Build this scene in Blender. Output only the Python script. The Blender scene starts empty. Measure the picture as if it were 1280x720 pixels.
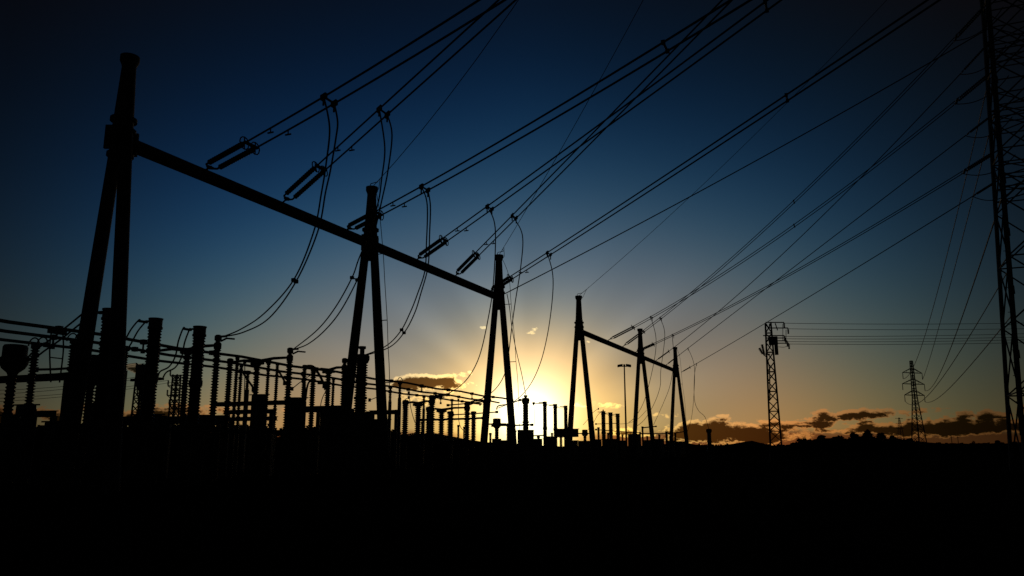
import bpy, math, random
from mathutils import Vector, Matrix
random.seed(7)
S = bpy.context.scene
COL = S.collection
# ------------------------------------------------------------------ camera
FPX, CAMH = 995.6, 1.65                     # focal length in pixels of a 1280 px wide frame
TILT = math.atan(200.0 / FPX)
cT, sT = math.cos(TILT), math.sin(TILT)
cam = bpy.data.objects.new('camera', bpy.data.cameras.new('camera'))
COL.objects.link(cam)
cam.data.sensor_width = 36.0
cam.data.lens = 36.0 * FPX / 1280.0
cam.data.clip_start = 0.1
cam.data.clip_end = 30000
cam.location = (0, 0, CAMH)
cam.rotation_euler = (math.pi / 2 + TILT, 0, 0)
S.camera = cam
# ------------------------------------------------------------------ exposure
S.view_settings.view_transform = 'Standard'
S.view_settings.look = 'None'
S.view_settings.exposure = 0.0
S.view_settings.gamma = 1.0
S.view_settings.use_curve_mapping = False
S.render.engine = 'CYCLES'
S.cycles.max_bounces = 4
S.cycles.use_denoising = False


def ray(u, v):
    """direction (not unit) through a place in the 1280x720 photograph, used once to survey where things stand"""
    r, p = (u - 640) / FPX, (360 - v) / FPX
    return Vector((r, cT - p * sT, sT + p * cT))


def azel(u, v):
    d = ray(u, v).normalized()
    return math.atan2(d.x, d.y), math.asin(d.z)


AZ0, EL0 = 0.01984, 0.03694                  # direction of the glow round the low sun
SUN_AZ, SUN_EL = 0.015, 0.030
# ------------------------------------------------------------------ sky (world)
W = bpy.data.worlds.new('World')
S.world = W
W.use_nodes = True
NT = W.node_tree
NT.nodes.clear()
_n = [0]


def node(t):
    n = NT.nodes.new(t)
    _n[0] += 1
    n.location = (_n[0] % 40 * 160, -(_n[0] // 40) * 200)
    return n


def setin(sock, x):
    if isinstance(x, bpy.types.NodeSocket):
        NT.links.new(x, sock)
    else:
        sock.default_value = x


def mt(op, a, b=None, c=None, clamp=False):
    n = node('ShaderNodeMath')
    n.operation = op
    n.use_clamp = clamp
    setin(n.inputs[0], a)
    if b is not None:
        setin(n.inputs[1], b)
    if c is not None:
        setin(n.inputs[2], c)
    return n.outputs[0]


def vm(op, a, b, c=None):
    n = node('ShaderNodeVectorMath')
    n.operation = op
    setin(n.inputs[0], a)
    setin(n.inputs[1], b)
    if c is not None:
        setin(n.inputs[2], c)
    return n.outputs[0]


def sm(x, lo, hi):
    n = node('ShaderNodeMapRange')
    n.interpolation_type = 'SMOOTHSTEP'
    setin(n.inputs[0], x)
    n.inputs[1].default_value = lo
    n.inputs[2].default_value = hi
    return n.outputs[0]


def comb(x, y, z):
    n = node('ShaderNodeCombineXYZ')
    setin(n.inputs[0], x)
    setin(n.inputs[1], y)
    setin(n.inputs[2], z)
    return n.outputs[0]


def fbm(vec, scale, detail=6.0, rough=0.55):
    n = node('ShaderNodeTexNoise')
    n.noise_dimensions = '3D'
    setin(n.inputs['Vector'], vec)
    n.inputs['Scale'].default_value = scale
    n.inputs['Detail'].default_value = detail
    n.inputs['Roughness'].default_value = rough
    return n.outputs[0]


tc = node('ShaderNodeTexCoord').outputs['Generated']
sep = node('ShaderNodeSeparateXYZ')
NT.links.new(vm('NORMALIZE', tc, (0, 0, 0)), sep.inputs[0])
X, Y, Z = sep.outputs
AZ = mt('ARCTAN2', X, Y)
EL = mt('ARCSINE', Z)
da = mt('MINIMUM', mt('MAXIMUM', mt('SUBTRACT', AZ, AZ0), -0.62), 0.62)
el = mt('MINIMUM', mt('MAXIMUM', EL, -0.02), 0.54)
de = mt('SUBTRACT', el, EL0)
a2 = mt('MULTIPLY', da, da)
r2 = mt('ADD', a2, mt('MULTIPLY', mt('MULTIPLY', de, de), 1.3))
e2 = mt('MULTIPLY', el, el)
basis = [1.0, el, e2, mt('MULTIPLY', e2, el), da, a2, mt('MULTIPLY', a2, el), mt('MULTIPLY', da, el), mt('MULTIPLY', a2, a2),
         mt('SQRT', mt('ADD', r2, 0.0006)), mt('EXPONENT', mt('MULTIPLY', r2, -200.0)), mt('EXPONENT', mt('MULTIPLY', r2, -62.5)),
         mt('EXPONENT', mt('MULTIPLY', r2, -16.667)), mt('EXPONENT', mt('MULTIPLY', r2, -6.25)),
         mt('MULTIPLY', de, mt('EXPONENT', mt('MULTIPLY', r2, -20.0))), mt('MULTIPLY', el, mt('EXPONENT', mt('MULTIPLY', a2, -83.333)))]
CF = [[-1.8329, 2.8914, 6.6005], [-7.7468, -2.2999, 9.3541], [8.5121, -3.9681, -22.6414], [39.6003, 17.7212, 28.6793], [-0.3259, -0.313, -0.3677], [32.9971, 9.824, 10.1362], [-11.2196, -1.3496, -0.5599], [1.572, 0.1466, -0.5291], [-20.7071, -6.5419, -3.8545], [-18.4168, -14.7057, -22.5865], [-1.7352, -0.4915, 0.979], [3.612, 1.6954, -0.9443], [-9.3727, -3.2935, -0.7053], [10.4325, -0.0035, -5.7527], [8.9592, 3.8966, -0.0318], [0.2529, 0.2616, 0.2469]]
acc = CF[0]
for b, c in zip(basis[1:], CF[1:]):
    acc = vm('MULTIPLY_ADD', comb(b, b, b), c, acc)
sp = node('ShaderNodeSeparateXYZ')
NT.links.new(acc, sp.inputs[0])
clear = comb(*[mt('EXPONENT', o) for o in sp.outputs])
# hot core of light where the sun sits behind the thin cloud
g1 = mt('EXPONENT', mt('MULTIPLY', r2, -620.0))
g2 = mt('EXPONENT', mt('MULTIPLY', r2, -150.0))
clear = vm('MULTIPLY_ADD', comb(g1, g1, g1), (0.9, 0.85, 0.7), clear)
clear = vm('MULTIPLY_ADD', comb(g2, g2, g2), (0.20, 0.12, 0.0), clear)
# the side of the sky away from the sunset is already night
night = mt('MULTIPLY', mt('SUBTRACT', 1.0, mt('MULTIPLY', sm(mt('ABSOLUTE', AZ), 0.62, 1.0), 0.9)), mt('SUBTRACT', 1.0, mt('MULTIPLY', sm(EL, 0.56, 0.9), 0.8)))
clear = vm('MULTIPLY', clear, comb(night, night, night))
# sunbeams fanning out above the cloud that hides the sun
ang = mt('ARCTAN2', mt('SUBTRACT', EL, EL0), mt('SUBTRACT', AZ, AZ0))
rr = mt('SQRT', r2)
beam = fbm(comb(ang, 3.7, 1.3), 3.0, 1.5)
bw = mt('MULTIPLY', sm(rr, 0.05, 0.16), mt('SUBTRACT', 1.0, sm(rr, 0.16, 0.34)))
k = mt('ADD', 1.0, mt('MULTIPLY', mt('MULTIPLY', mt('SUBTRACT', beam, 0.5), 0.55), bw))
clear = vm('MULTIPLY', clear, comb(k, k, k))
# clouds: banks placed by direction, broken up by noise; thin edges glow, thick cores are dark
BANKS = [  # u, v, half width, half height (photo px), weight
    (522, 477, 33, 9, 1.35), (565, 480, 34, 14, 0.60), (580, 469, 9, 5, 0.56), (588, 466, 5, 4, 0.62), (603, 410, 7, 4, 0.66), (588, 412, 5, 3, 0.46), (661, 416, 9, 5, 0.66), (668, 412, 7, 4, 0.62), (737, 427, 5, 3, 0.45), (905, 519, 9, 3, 0.6), (932, 519, 8, 2.5, 0.6),
    (915, 540, 75, 14, 1.1), (1015, 531, 50, 5, 0.9), (1090, 517, 50, 6.5, 1.1), (1040, 524, 40, 4, .75), (1035, 513, 14, 4, 0.42),
    (1075, 538, 60, 5, 0.75), (1200, 533, 95, 10, 1.25), (1240, 520, 40, 6, 0.85), (1165, 511, 22, 3, 0.44), (250, 512, 120, 8, 0.62),
    (165, 461, 20, 6, 0.62), (80, 514, 70, 9, 0.72), (800, 540, 50, 10, 0.62), (745, 507, 40, 6, 0.45), (500, 498, 60, 10, 0.6),
    (840, 519, 30, 6, 0.5), (190, 516, 60, 8, 0.7), (-80, 520, 130, 12, .9), (1400, 520, 110, 14, 1.0)]


def field(e_off, a_off):
    ee = mt('ADD', EL, e_off)
    aa = mt('ADD', AZ, a_off)
    m = None
    for u, v, su, sv, w in BANKS:
        a0, e0 = azel(u, v)
        dx = mt('MULTIPLY', mt('SUBTRACT', aa, a0), FPX / su * 0.9)
        dy = mt('MULTIPLY', mt('SUBTRACT', ee, e0), FPX / sv)
        q = mt('ADD', mt('MULTIPLY', dx, dx), mt('MULTIPLY', dy, dy))
        g = mt('MULTIPLY', mt('EXPONENT', mt('MULTIPLY', q, -0.8)), w)
        m = g if m is None else mt('MAXIMUM', m, g)
    nz = fbm(comb(aa, mt('MULTIPLY', ee, 1.7), 0.35), 36.0, 9.0, 0.64)
    return mt('ADD', m, mt('MULTIPLY', mt('MULTIPLY', mt('SUBTRACT', nz, 0.5), 2.9), mt('MINIMUM', mt('MULTIPLY', m, 2.0), 1.0)))


f0 = field(0.0, 0.0)
f1 = field(0.0042, 0.0)
dens = sm(f0, 0.40, 0.60)
core = mt('MULTIPLY', sm(f0, 0.48, 0.74), sm(f1, 0.30, 0.66))
nearsun = mt('SUBTRACT', 1.0, sm(rr, 0.08, 0.34))
away = sm(rr, 0.26, 0.52)
tint = vm('MULTIPLY_ADD', comb(nearsun, nearsun, nearsun), (0.6, 1.0, 0.8), (1.75, 1.25, 0.95))
tint = vm('MULTIPLY_ADD', comb(away, away, away), (-0.25, -0.4, -0.35), tint)
rim = vm('MULTIPLY', clear, tint)
shade = vm('MULTIPLY_ADD', comb(nearsun, nearsun, nearsun), (0.09, 0.055, 0.01), (0.10, 0.055, 0.035))
shade = vm('MULTIPLY_ADD', comb(away, away, away), (-0.05, -0.02, -0.017), shade)
dark = vm('MULTIPLY', clear, shade)


def mix(f, a, b):
    n = node('ShaderNodeMix')
    n.data_type = 'RGBA'
    setin(n.inputs[0], f)
    setin(n.inputs[6], a)
    setin(n.inputs[7], b)
    return n.outputs[2]


# the low cloud bank along the horizon, dull red where the sun is behind it
bank = mt('SUBTRACT', 1.0, sm(mt('ADD', EL, mt('MULTIPLY', mt('SUBTRACT', fbm(comb(AZ, mt('MULTIPLY', EL, 3.0), 2.2), 22.0, 5.0), 0.5), 0.014)), 0.012, 0.024))
bank = mt('MULTIPLY', bank, mt('ADD', mt('MULTIPLY', sm(mt('ABSOLUTE', mt('SUBTRACT', AZ, 0.012)), 0.03, 0.12), 0.93), 0.0))
murk = vm('MULTIPLY_ADD', clear, (0.36, 0.16, 0.13), (0.0, 0.0, 0.0))
sky = mix(bank, clear, murk)
cl = mix(core, rim, dark)
sky = mix(dens, sky, cl)
nish = node('ShaderNodeTexSky')
nish.sky_type = 'NISHITA'
nish.sun_disc = False
nish.sun_elevation = SUN_EL
nish.sun_rotation = SUN_AZ
nish.altitude = 100
nish.dust_density = 2.0
bg1 = node('ShaderNodeBackground')
NT.links.new(sky, bg1.inputs[0])
bg1.inputs[1].default_value = 1.0
bg2 = node('ShaderNodeBackground')
NT.links.new(nish.outputs[0], bg2.inputs[0])
bg2.inputs[1].default_value = 0.0006
ad = node('ShaderNodeAddShader')
NT.links.new(bg1.outputs[0], ad.inputs[0])
NT.links.new(bg2.outputs[0], ad.inputs[1])
wo = node('ShaderNodeOutputWorld')
NT.links.new(ad.outputs[0], wo.inputs[0])
# ------------------------------------------------------------------ sun
sl = bpy.data.lights.new('sun', 'SUN')
sl.energy = 0.02
sl.angle = math.radians(0.5)
sl.color = (1.0, 0.62, 0.32)
so = bpy.data.objects.new('sun', sl)
COL.objects.link(so)
sd = Vector((math.sin(SUN_AZ) * math.cos(SUN_EL), math.cos(SUN_AZ) * math.cos(SUN_EL), math.sin(SUN_EL)))
so.rotation_euler = sd.to_track_quat('Z', 'Y').to_euler()
so.location = (0, 0, 60)


# ------------------------------------------------------------------ materials
def mat(name, c1, c2, rough, metal=0.0, scale=3.0, bump=0.0, spec=0.25):
    m = bpy.data.materials.new(name)
    m.use_nodes = True
    t = m.node_tree
    b = t.nodes['Principled BSDF']
    tco = t.nodes.new('ShaderNodeTexCoord')
    nz = t.nodes.new('ShaderNodeTexNoise')
    nz.inputs['Scale'].default_value = scale
    nz.inputs['Detail'].default_value = 6
    t.links.new(tco.outputs['Object'], nz.inputs['Vector'])
    cr = t.nodes.new('ShaderNodeValToRGB')
    cr.color_ramp.elements[0].position = 0.35
    cr.color_ramp.elements[1].position = 0.68
    cr.color_ramp.elements[0].color = (*c1, 1)
    cr.color_ramp.elements[1].color = (*c2, 1)
    t.links.new(nz.outputs[0], cr.inputs[0])
    t.links.new(cr.outputs[0], b.inputs['Base Color'])
    b.inputs['Roughness'].default_value = rough
    b.inputs['Metallic'].default_value = metal
    b.inputs['Specular IOR Level'].default_value = spec
    if bump:
        bp = t.nodes.new('ShaderNodeBump')
        bp.inputs['Strength'].default_value = bump
        t.links.new(nz.outputs[0], bp.inputs['Height'])
        t.links.new(bp.outputs[0], b.inputs['Normal'])
    return m


STEEL = mat('weathered_galvanised_steel', (0.13, 0.135, 0.14), (0.22, 0.225, 0.23), 0.75, 0.2, 2.0)
POLE = mat('painted_tubular_steel', (0.14, 0.14, 0.14), (0.22, 0.22, 0.215), 0.8, 0.0, 1.2)
PORC = mat('brown_glazed_porcelain', (0.05, 0.025, 0.016), (0.075, 0.04, 0.025), 0.45, 0.0, 4.0)
ALU = mat('dull_aluminium_conductor', (0.16, 0.16, 0.165), (0.24, 0.24, 0.245), 0.7, 0.3, 6.0)
BOXM = mat('grey_enamel_cabinet', (0.16, 0.165, 0.16), (0.22, 0.225, 0.22), 0.7, 0.0, 2.0)
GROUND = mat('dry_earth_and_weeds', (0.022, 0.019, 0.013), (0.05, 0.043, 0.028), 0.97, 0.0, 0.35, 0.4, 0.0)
LEAF = mat('dark_leaves', (0.035, 0.05, 0.022), (0.06, 0.08, 0.035), 0.9, 0.0, 1.5, 0.0, 0.0)
BARK = mat('grey_brown_bark', (0.05, 0.04, 0.03), (0.1, 0.08, 0.06), 0.95, 0.0, 5.0, 0.3)
HILLM = mat('scrub_covered_hill', (0.03, 0.03, 0.02), (0.06, 0.055, 0.035), 0.97, 0.0, 0.01, 0.0, 0.0)
LAMPM = mat('dark_lamp_housing', (0.1, 0.1, 0.1), (0.16, 0.16, 0.16), 0.6, 0.0, 3.0)


# ------------------------------------------------------------------ mesh building
def frame_of(d):
    d = d.normalized()
    h = Vector((0, 0, 1)) if abs(d.z) < 0.93 else Vector((1, 0, 0))
    a = d.cross(h).normalized()
    return a, d.cross(a).normalized()


class MB:
    def __init__(self):
        self.v, self.f = [], []

    def tube(self, pts, r, n=8, cap=True):
        pts = [Vector(p) for p in pts]
        m = len(pts)
        rs = r if isinstance(r, (list, tuple)) else [r] * m
        b0 = len(self.v)
        pa = None
        for i, p in enumerate(pts):
            d = (pts[min(i + 1, m - 1)] - pts[max(i - 1, 0)])
            d = d.normalized() if d.length > 1e-9 else Vector((0, 0, 1))
            if pa is None:
                a, b = frame_of(d)
            else:
                a = pa - d * pa.dot(d)
                a = a.normalized() if a.length > 1e-6 else frame_of(d)[0]
                b = d.cross(a)
            pa = a
            for k in range(n):
                t = 2 * math.pi * k / n
                self.v.append(p + (a * math.cos(t) + b * math.sin(t)) * rs[i])
        for i in range(m - 1):
            for k in range(n):
                k2 = (k + 1) % n
                self.f.append((b0 + i * n + k, b0 + i * n + k2, b0 + (i + 1) * n + k2, b0 + (i + 1) * n + k))
        if cap:
            self.f.append(tuple(b0 + k for k in range(n))[::-1])
            self.f.append(tuple(b0 + (m - 1) * n + k for k in range(n)))
        return self

    def lathe(self, base, prof, n=14):
        """prof: (radius, z) above base, upright"""
        base = Vector(base)
        b0 = len(self.v)
        for r, z in prof:
            for k in range(n):
                t = 2 * math.pi * k / n
                self.v.append(base + Vector((r * math.cos(t), r * math.sin(t), z)))
        m = len(prof)
        for i in range(m - 1):
            for k in range(n):
                k2 = (k + 1) % n
                self.f.append((b0 + i * n + k, b0 + i * n + k2, b0 + (i + 1) * n + k2, b0 + (i + 1) * n + k))
        self.f.append(tuple(b0 + k for k in range(n))[::-1])
        self.f.append(tuple(b0 + (m - 1) * n + k for k in range(n)))
        return self

    def box(self, c, ax, ay, az, bev=0.0):
        """c centre, ax/ay/az half-extent vectors"""
        c, ax, ay, az = Vector(c), Vector(ax), Vector(ay), Vector(az)
        if bev <= 0:
            b0 = len(self.v)
            for sx in (-1, 1):
                for sy in (-1, 1):
                    for sz in (-1, 1):
                        self.v.append(c + ax * sx + ay * sy + az * sz)
            for q in ((0, 1, 3, 2), (4, 6, 7, 5), (0, 4, 5, 1), (2, 3, 7, 6), (0, 2, 6, 4), (1, 5, 7, 3)):
                self.f.append(tuple(b0 + i for i in q))
        else:  # rounded upright corners
            lx, ly = ax.length, ay.length
            b = min(bev, lx * .9, ly * .9)
            b0 = len(self.v)
            ring = []
            for sx, sy in ((1, 1), (-1, 1), (-1, -1), (1, -1)):
                p1 = (sx, sy * (ly - b) / ly)
                p2 = (sx * (lx - b) / lx, sy)
                ring += [p1, p2] if sx * sy > 0 else [p2, p1]
            for zz, s in ((-1, .97), (-.97, 1), (.97, 1), (1, .97)):
                for (x, y) in ring:
                    self.v.append(c + ax * x * s + ay * y * s + az * zz)
            n = len(ring)
            for i in range(3):
                for k in range(n):
                    k2 = (k + 1) % n
                    self.f.append((b0 + i * n + k, b0 + i * n + k2, b0 + (i + 1) * n + k2, b0 + (i + 1) * n + k))
            self.f.append(tuple(b0 + k for k in range(n))[::-1])
            self.f.append(tuple(b0 + 3 * n + k for k in range(n)))
        return self

    def bar(self, p, q, w, h=None):
        """rectangular bar from p to q"""
        p, q = Vector(p), Vector(q)
        d = q - p
        a, b = frame_of(d)
        self.box((p + q) / 2, d / 2, a * w / 2, b * (h or w) / 2)
        return self

    def quad(self, c, a, b):
        b0 = len(self.v)
        self.v += [c - a - b, c + a - b, c + a + b, c - a + b]
        self.f.append((b0, b0 + 1, b0 + 2, b0 + 3))
        return self

    def build(self, name, m, parent=None, smooth=True):
        me = bpy.data.meshes.new(name)
        root = Vector((0, 0, 0))
        if parent is not None:
            q = parent
            while q is not None:
                root += q.location
                q = q.parent
            o_loc = Vector((0, 0, 0))
        else:
            o_loc = Vector((0, 0, 0))
        me.from_pydata([tuple(p - root - o_loc) for p in self.v], [], self.f)
        me.materials.append(m)
        if smooth:
            me.polygons.foreach_set('use_smooth', [True] * len(me.polygons))
            try:
                me.set_sharp_from_angle(angle=math.radians(40))
            except Exception:
                pass
        me.update()
        o = bpy.data.objects.new(name, me)
        COL.objects.link(o)
        if parent is not None:
            o.parent = parent
        return o


def thing(name, label, cat, loc, group=None):
    o = bpy.data.objects.new(name, None)
    o.empty_display_size = 0.3
    COL.objects.link(o)
    o.location = Vector(loc)
    tag(o, label, cat, group, 'thing')
    return o


def tag(o, label, cat, group=None, kind=None):
    o['label'] = label
    o['category'] = cat
    if group:
        o['group'] = group
    if kind:
        o['kind'] = kind
    return o


def struct(o, label, cat):
    return tag(o, label, cat, None, 'structure')


# ------------------------------------------------------------------ surveying: yard axes D (along the row) and N (towards the line side)
D = Vector((0.395, 0.919, 0)).normalized()
N = Vector((D.y, -D.x, 0))
CAM = Vector((0, 0, CAMH))


def pz(u, v, z):
    d = ray(u, v)
    return CAM + d * ((z - CAMH) / d.z)


def pw(u, v, w):
    """point seen at u,v on the upright plane w metres behind the camera's own N line"""
    d = ray(u, v)
    return CAM + d * (-w / d.dot(N))


def pY(u, v, y):
    d = ray(u, v)
    return CAM + d * (y / d.y)


def ps(u, v, s):
    """point seen at u,v on the cross plane s along the yard"""
    d = ray(u, v)
    return CAM + d * (s / d.dot(D))


def wof(p):
    return -p.dot(N)


def zat(u, v, p):
    """height seen at u,v above the ground point p (same azimuth distance)"""
    d = ray(u, v)
    k = (p.x * p.x + p.y * p.y) ** .5 / (d.x * d.x + d.y * d.y) ** .5
    return CAMH + d.z * k


def px(p):
    q = p - CAM
    fw = q.y * cT + q.z * sT
    up = -q.y * sT + q.z * cT
    return 640 + FPX * q.x / fw, 360 - FPX * up / fw


def ground(p):
    return Vector((p.x, p.y, 0))


UP = Vector((0, 0, 1))
# ------------------------------------------------------------------ ground, hills, woods
g = MB()
NX = 40
xs = [-9000, -3000, -900, -300, -120, -60, -40, -25, -12, 0, 12, 25, 40, 60, 120, 300, 900, 3000, 9000]
ys = [-3000, -300, -60, -20, -8, 0, 4, 8, 12, 16, 20, 26, 34, 44, 58, 80, 130, 300, 900, 3000, 12000]
b = {}
for i, x in enumerate(xs):
    for j, y in enumerate(ys):
        b[i, j] = len(g.v)
        near = abs(x) < 100 and -20 < y < 30
        g.v.append(Vector((x, y, random.uniform(-.12, .05) if near else 0)))
for i in range(len(xs) - 1):
    for j in range(len(ys) - 1):
        g.f.append((b[i, j], b[i + 1, j], b[i + 1, j + 1], b[i, j + 1]))
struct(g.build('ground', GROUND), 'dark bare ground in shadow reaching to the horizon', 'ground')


def interp(tab, u):
    if u <= tab[0][0]:
        return tab[0][1]
    for (a, va), (c, vc) in zip(tab, tab[1:]):
        if u <= c:
            return va + (vc - va) * (u - a) / (c - a)
    return tab[-1][1]


HILL = [(-200, 556), (440, 555), (500, 545), (540, 541), (600, 552), (700, 558), (800, 557), (830, 555), (850, 551.5), (868, 556), (900, 557), (925, 553), (940, 550.5),
        (958, 557), (975, 558), (1000, 553), (1060, 549), (1140, 552), (1180, 554), (1280, 555), (1500, 556)]
h = MB()
YH = 2600.0
row = []
us = [-200 + 10 * i for i in range(171)]
for u in us:
    v = interp(HILL, u) + random.uniform(-.35, .35)
    top = pY(u, v, YH)
    zt = max(top.z, 2)
    row.append(len(h.v))
    h.v += [Vector((top.x, YH - 260, -.5)), Vector((top.x, YH - 110, zt * .62)), Vector((top.x, YH, zt)), Vector((top.x * 1.08, YH + 300, -.5))]
for a, c in zip(row, row[1:]):
    for k in range(3):
        h.f.append((a + k, c + k, c + k + 1, a + k + 1))
struct(h.build('hills', HILLM), 'low dark hills along the horizon', 'hills')


def leafblob(mb, c, rx, ry, rz, n, s, rnd):
    for _ in range(n):
        while True:
            p = Vector((rnd.uniform(-1, 1), rnd.uniform(-1, 1), rnd.uniform(-1, 1)))
            if 0.15 < p.length < 1:
                break
        p = Vector((p.x * rx, p.y * ry, p.z * rz)) + c
        d = Vector((rnd.gauss(0, 1), rnd.gauss(0, 1), rnd.gauss(0, 1))).normalized()
        a, b_ = frame_of(d)
        q = s * rnd.uniform(.6, 1.3)
        mb.quad(p, a * q, b_ * q * .7)


def tree(p, height, width, label, rnd, group=None):
    t = thing('broadleaf_tree', label, 'tree', p, group)
    m = MB()
    th = height * .45
    m.tube([p, p + Vector((width * .02, 0, th * .5)), p + Vector((0, 0, th)), p + Vector((0, 0, height * .75))], [width * .05, width * .04, width * .03, width * .012], 7)
    for k in range(5):
        an = k * 1.256 + rnd.random()
        st = p + Vector((0, 0, th * (.7 + .12 * k)))
        m.tube([st, st + Vector((math.cos(an) * width * .18, math.sin(an) * width * .18, height * .12)),
                st + Vector((math.cos(an) * width * .34, math.sin(an) * width * .34, height * .22))], [width * .02, width * .014, width * .006], 5)
    m.build('trunk', BARK, t)
    c = MB()
    for k in range(9):
        an = rnd.uniform(0, 6.28)
        zf = rnd.uniform(.34, .86)
        rr_ = width * .36 * rnd.uniform(.2, 1) * (1.25 - zf)
        q = width * .26 * (1.45 - zf) * rnd.uniform(.7, 1.1)
        leafblob(c, p + Vector((math.cos(an) * rr_, math.sin(an) * rr_, height * zf)), q, q, height * .15, 150, width * .03, rnd)
    leafblob(c, p + Vector((0, 0, height * .28)), width * .34, width * .34, height * .22, 200, width * .035, rnd)
    c.build('crown', LEAF, t, smooth=False)
    return t


rnd = random.Random(3)
WOODS = [(-120, 530), (0, 528), (60, 531), (120, 529), (200, 528), (300, 530), (380, 532), (440, 532), (490, 536), (540, 543), (575, 549), (600, 554), (640, 558)]
m = MB()
for i in range(520):
    u = rnd.uniform(-110, 612)
    w = rnd.uniform(62, 72)
    top = pw(u, interp(WOODS, u) + rnd.uniform(-1.5, 2.5), w)
    H = max(top.z, .8)
    leafblob(m, Vector((top.x, top.y, H * .5)), .95, .95, H * .5, int(34 + 10 * H), .20, rnd)
tag(m.build('hedge_belt', LEAF, None, False), 'dark belt of dense scrub behind the switchyard', 'scrub', None, 'stuff')

m = MB()
WR = [(900, 557), (985, 557), (1000, 552), (1020, 548.5), (1060, 547), (1125, 549), (1150, 552.5), (1180, 555), (1300, 554)]
for i in range(420):
    u = rnd.uniform(985, 1300)
    y = rnd.uniform(430, 520)
    top = pY(u, interp(WR, u) + rnd.uniform(-1.2, 2.5), y)
    H = max(top.z, 1.5)
    leafblob(m, Vector((top.x, top.y, H * .5)), 3.2, 3.2, H * .5, 30, .9, rnd)
for i in range(420):      # ragged scrub along the far field edges
    u = rnd.choice([rnd.uniform(868, 990), rnd.uniform(1140, 1300)])
    y = rnd.uniform(300, 420)
    top = pY(u, 556.8 - abs(rnd.gauss(0, 1.2)) - (2.2 if rnd.random() < .06 else 0), y)
    H = max(top.z, .8)
    leafblob(m, Vector((top.x, top.y, H * .5)), rnd.uniform(.7, 1.7), 1.2, H * .5, 16, .5, rnd)
tag(m.build('far_woods', LEAF, None, False), 'distant wood forming a dark line below the sunset on the right', 'wood', None, 'stuff')
TREES = [(1002, 548, 20, 'small rounded tree at the left end of the dark tree row'), (1025, 543, 26, 'tree rising gently right of the lattice pole in the tree row'),
         (1048, 543.5, 20, 'narrow tree left of the biggest rounded crown in the tree row'), (1068, 540, 24, 'tall tree with a knobbly top in the tree row'),
         (1085, 537.5, 30, 'biggest rounded crown of the distant tree row'), (1101, 541, 20, 'crown leaning on the right side of the biggest crown'),
         (1116, 544, 22, 'lower crown just left of the far pylon'), (1134, 547, 20, 'low crown at the foot of the far pylon'),
         (1216, 551, 10, 'little pointed treetop between far pylon and near tower'), (1247, 549.5, 12, 'small treetop beside the foot of the near lattice tower')]
for u, v, wd, lab in TREES:
    y = 400 + rnd.uniform(-15, 15)
    top = pY(u, v, y)
    tree(Vector((top.x, y, 0)), top.z, wd / FPX * y * 1.15, lab, rnd, 'trees along the distant tree row')

# ------------------------------------------------------------------ line gantries
BEAM_Z = 14.0


def anchor(u):
    """point of the gantry row seen at column u at beam height"""
    v = 178 + (u - 154) * (304 - 178) / (463 - 154)
    for _ in range(30):
        p = pz(u, v, BEAM_Z)
        w = wof(p)
        v2 = v
        d = ray(u, v)
        q = pw(u, v, ROW_W)
        v = v + (q.z - BEAM_Z) * FPX / q.length * .6
    q = pw(u, v, ROW_W)
    return Vector((q.x, q.y, BEAM_Z))


ROW_W = 26.9
PU = {'P1': (152, 70), 'P2': (462.5, 234), 'P3': (623.5, 319), 'Q1': (724, 370), 'Q2': (801, 411), 'Q3': (845, 434)}
POST = {}
for kx, (u, v) in PU.items():
    p = anchor(u)
    POST[kx] = p


FOOT = {'P1': 1.33, 'P2': 1.62, 'P3': 1.5, 'Q1': 1.5, 'Q2': 1.5, 'Q3': 1.5}


def gantry(keys, label):
    base = ground(POST[keys[0]])
    gt = thing('line_gantry', label, 'gantry', base, 'tubular line gantries of the switchyard')
    for kx in keys:
        p = POST[kx]
        q = ground(p)
        zt = zat(PU[kx][0] + (6 if kx == 'P1' else 0), PU[kx][1], p)
        for s in (-1, 1):
            foot = q + N * (FOOT[kx] * s)
            head = Vector((q.x, q.y, BEAM_Z + 1.2)) + N * (.16 * s)
            MB().tube([foot - UP * .3, foot.lerp(head, .5), head], [.315, .285, .24], 18).build('leg', POLE, gt)
        m_ = MB()
        m_.tube([Vector((q.x, q.y, BEAM_Z - 1.0)), Vector((q.x, q.y, BEAM_Z)), Vector((q.x, q.y, zt - .45))], [.36, .43, .275], 18)
        mo = m_.build('mast', POLE, gt)
        MB().lathe((q.x, q.y, zt - .5), [(.28, 0), (.30, .1), (.38, .28), (.38, .5), (.30, .52)], 18).build('cap', POLE, mo)
        c = MB()
        for zz in (-.62, .42, .9):
            c.lathe((q.x, q.y, BEAM_Z + zz), [(.38, -.08), (.52, -.07), (.52, .07), (.38, .08)], 18)
        for s in (-1, 1):
            c.bar(Vector((q.x, q.y, BEAM_Z - .5)) + D * .5 * s, Vector((q.x, q.y, BEAM_Z + .5)) + D * .5 * s, .12, .5)
        c.build('collar', STEEL, gt)
    for a, b_ in zip(keys, keys[1:]):
        A, B = POST[a], POST[b_]
        MB().tube([A + D * .42, A.lerp(B, .5) + UP * .0, B - D * .42], [.295, .295, .295], 18).build('beam', POLE, gt)
    return gt


gantry(['P1', 'P2', 'P3'], 'near tall tubular gantry of three splayed columns carrying two beams')
gantry(['Q1', 'Q2', 'Q3'], 'farther tubular gantry of three splayed columns, right of the sun')

# ------------------------------------------------------------------ right hand lattice tower (partly in frame)
TC = Vector((39.0, 57.0, 0))
TH = 52.0
ta = math.radians(-24)
TX = Vector((math.cos(ta), math.sin(ta), 0))      # towards the right of the picture
TY = Vector((-TX.y, TX.x, 0))


def thw(z):
    return 3.15 + (1.5 - 3.15) * min(z, 36) / 36.0 if z < 36 else 1.5


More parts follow.
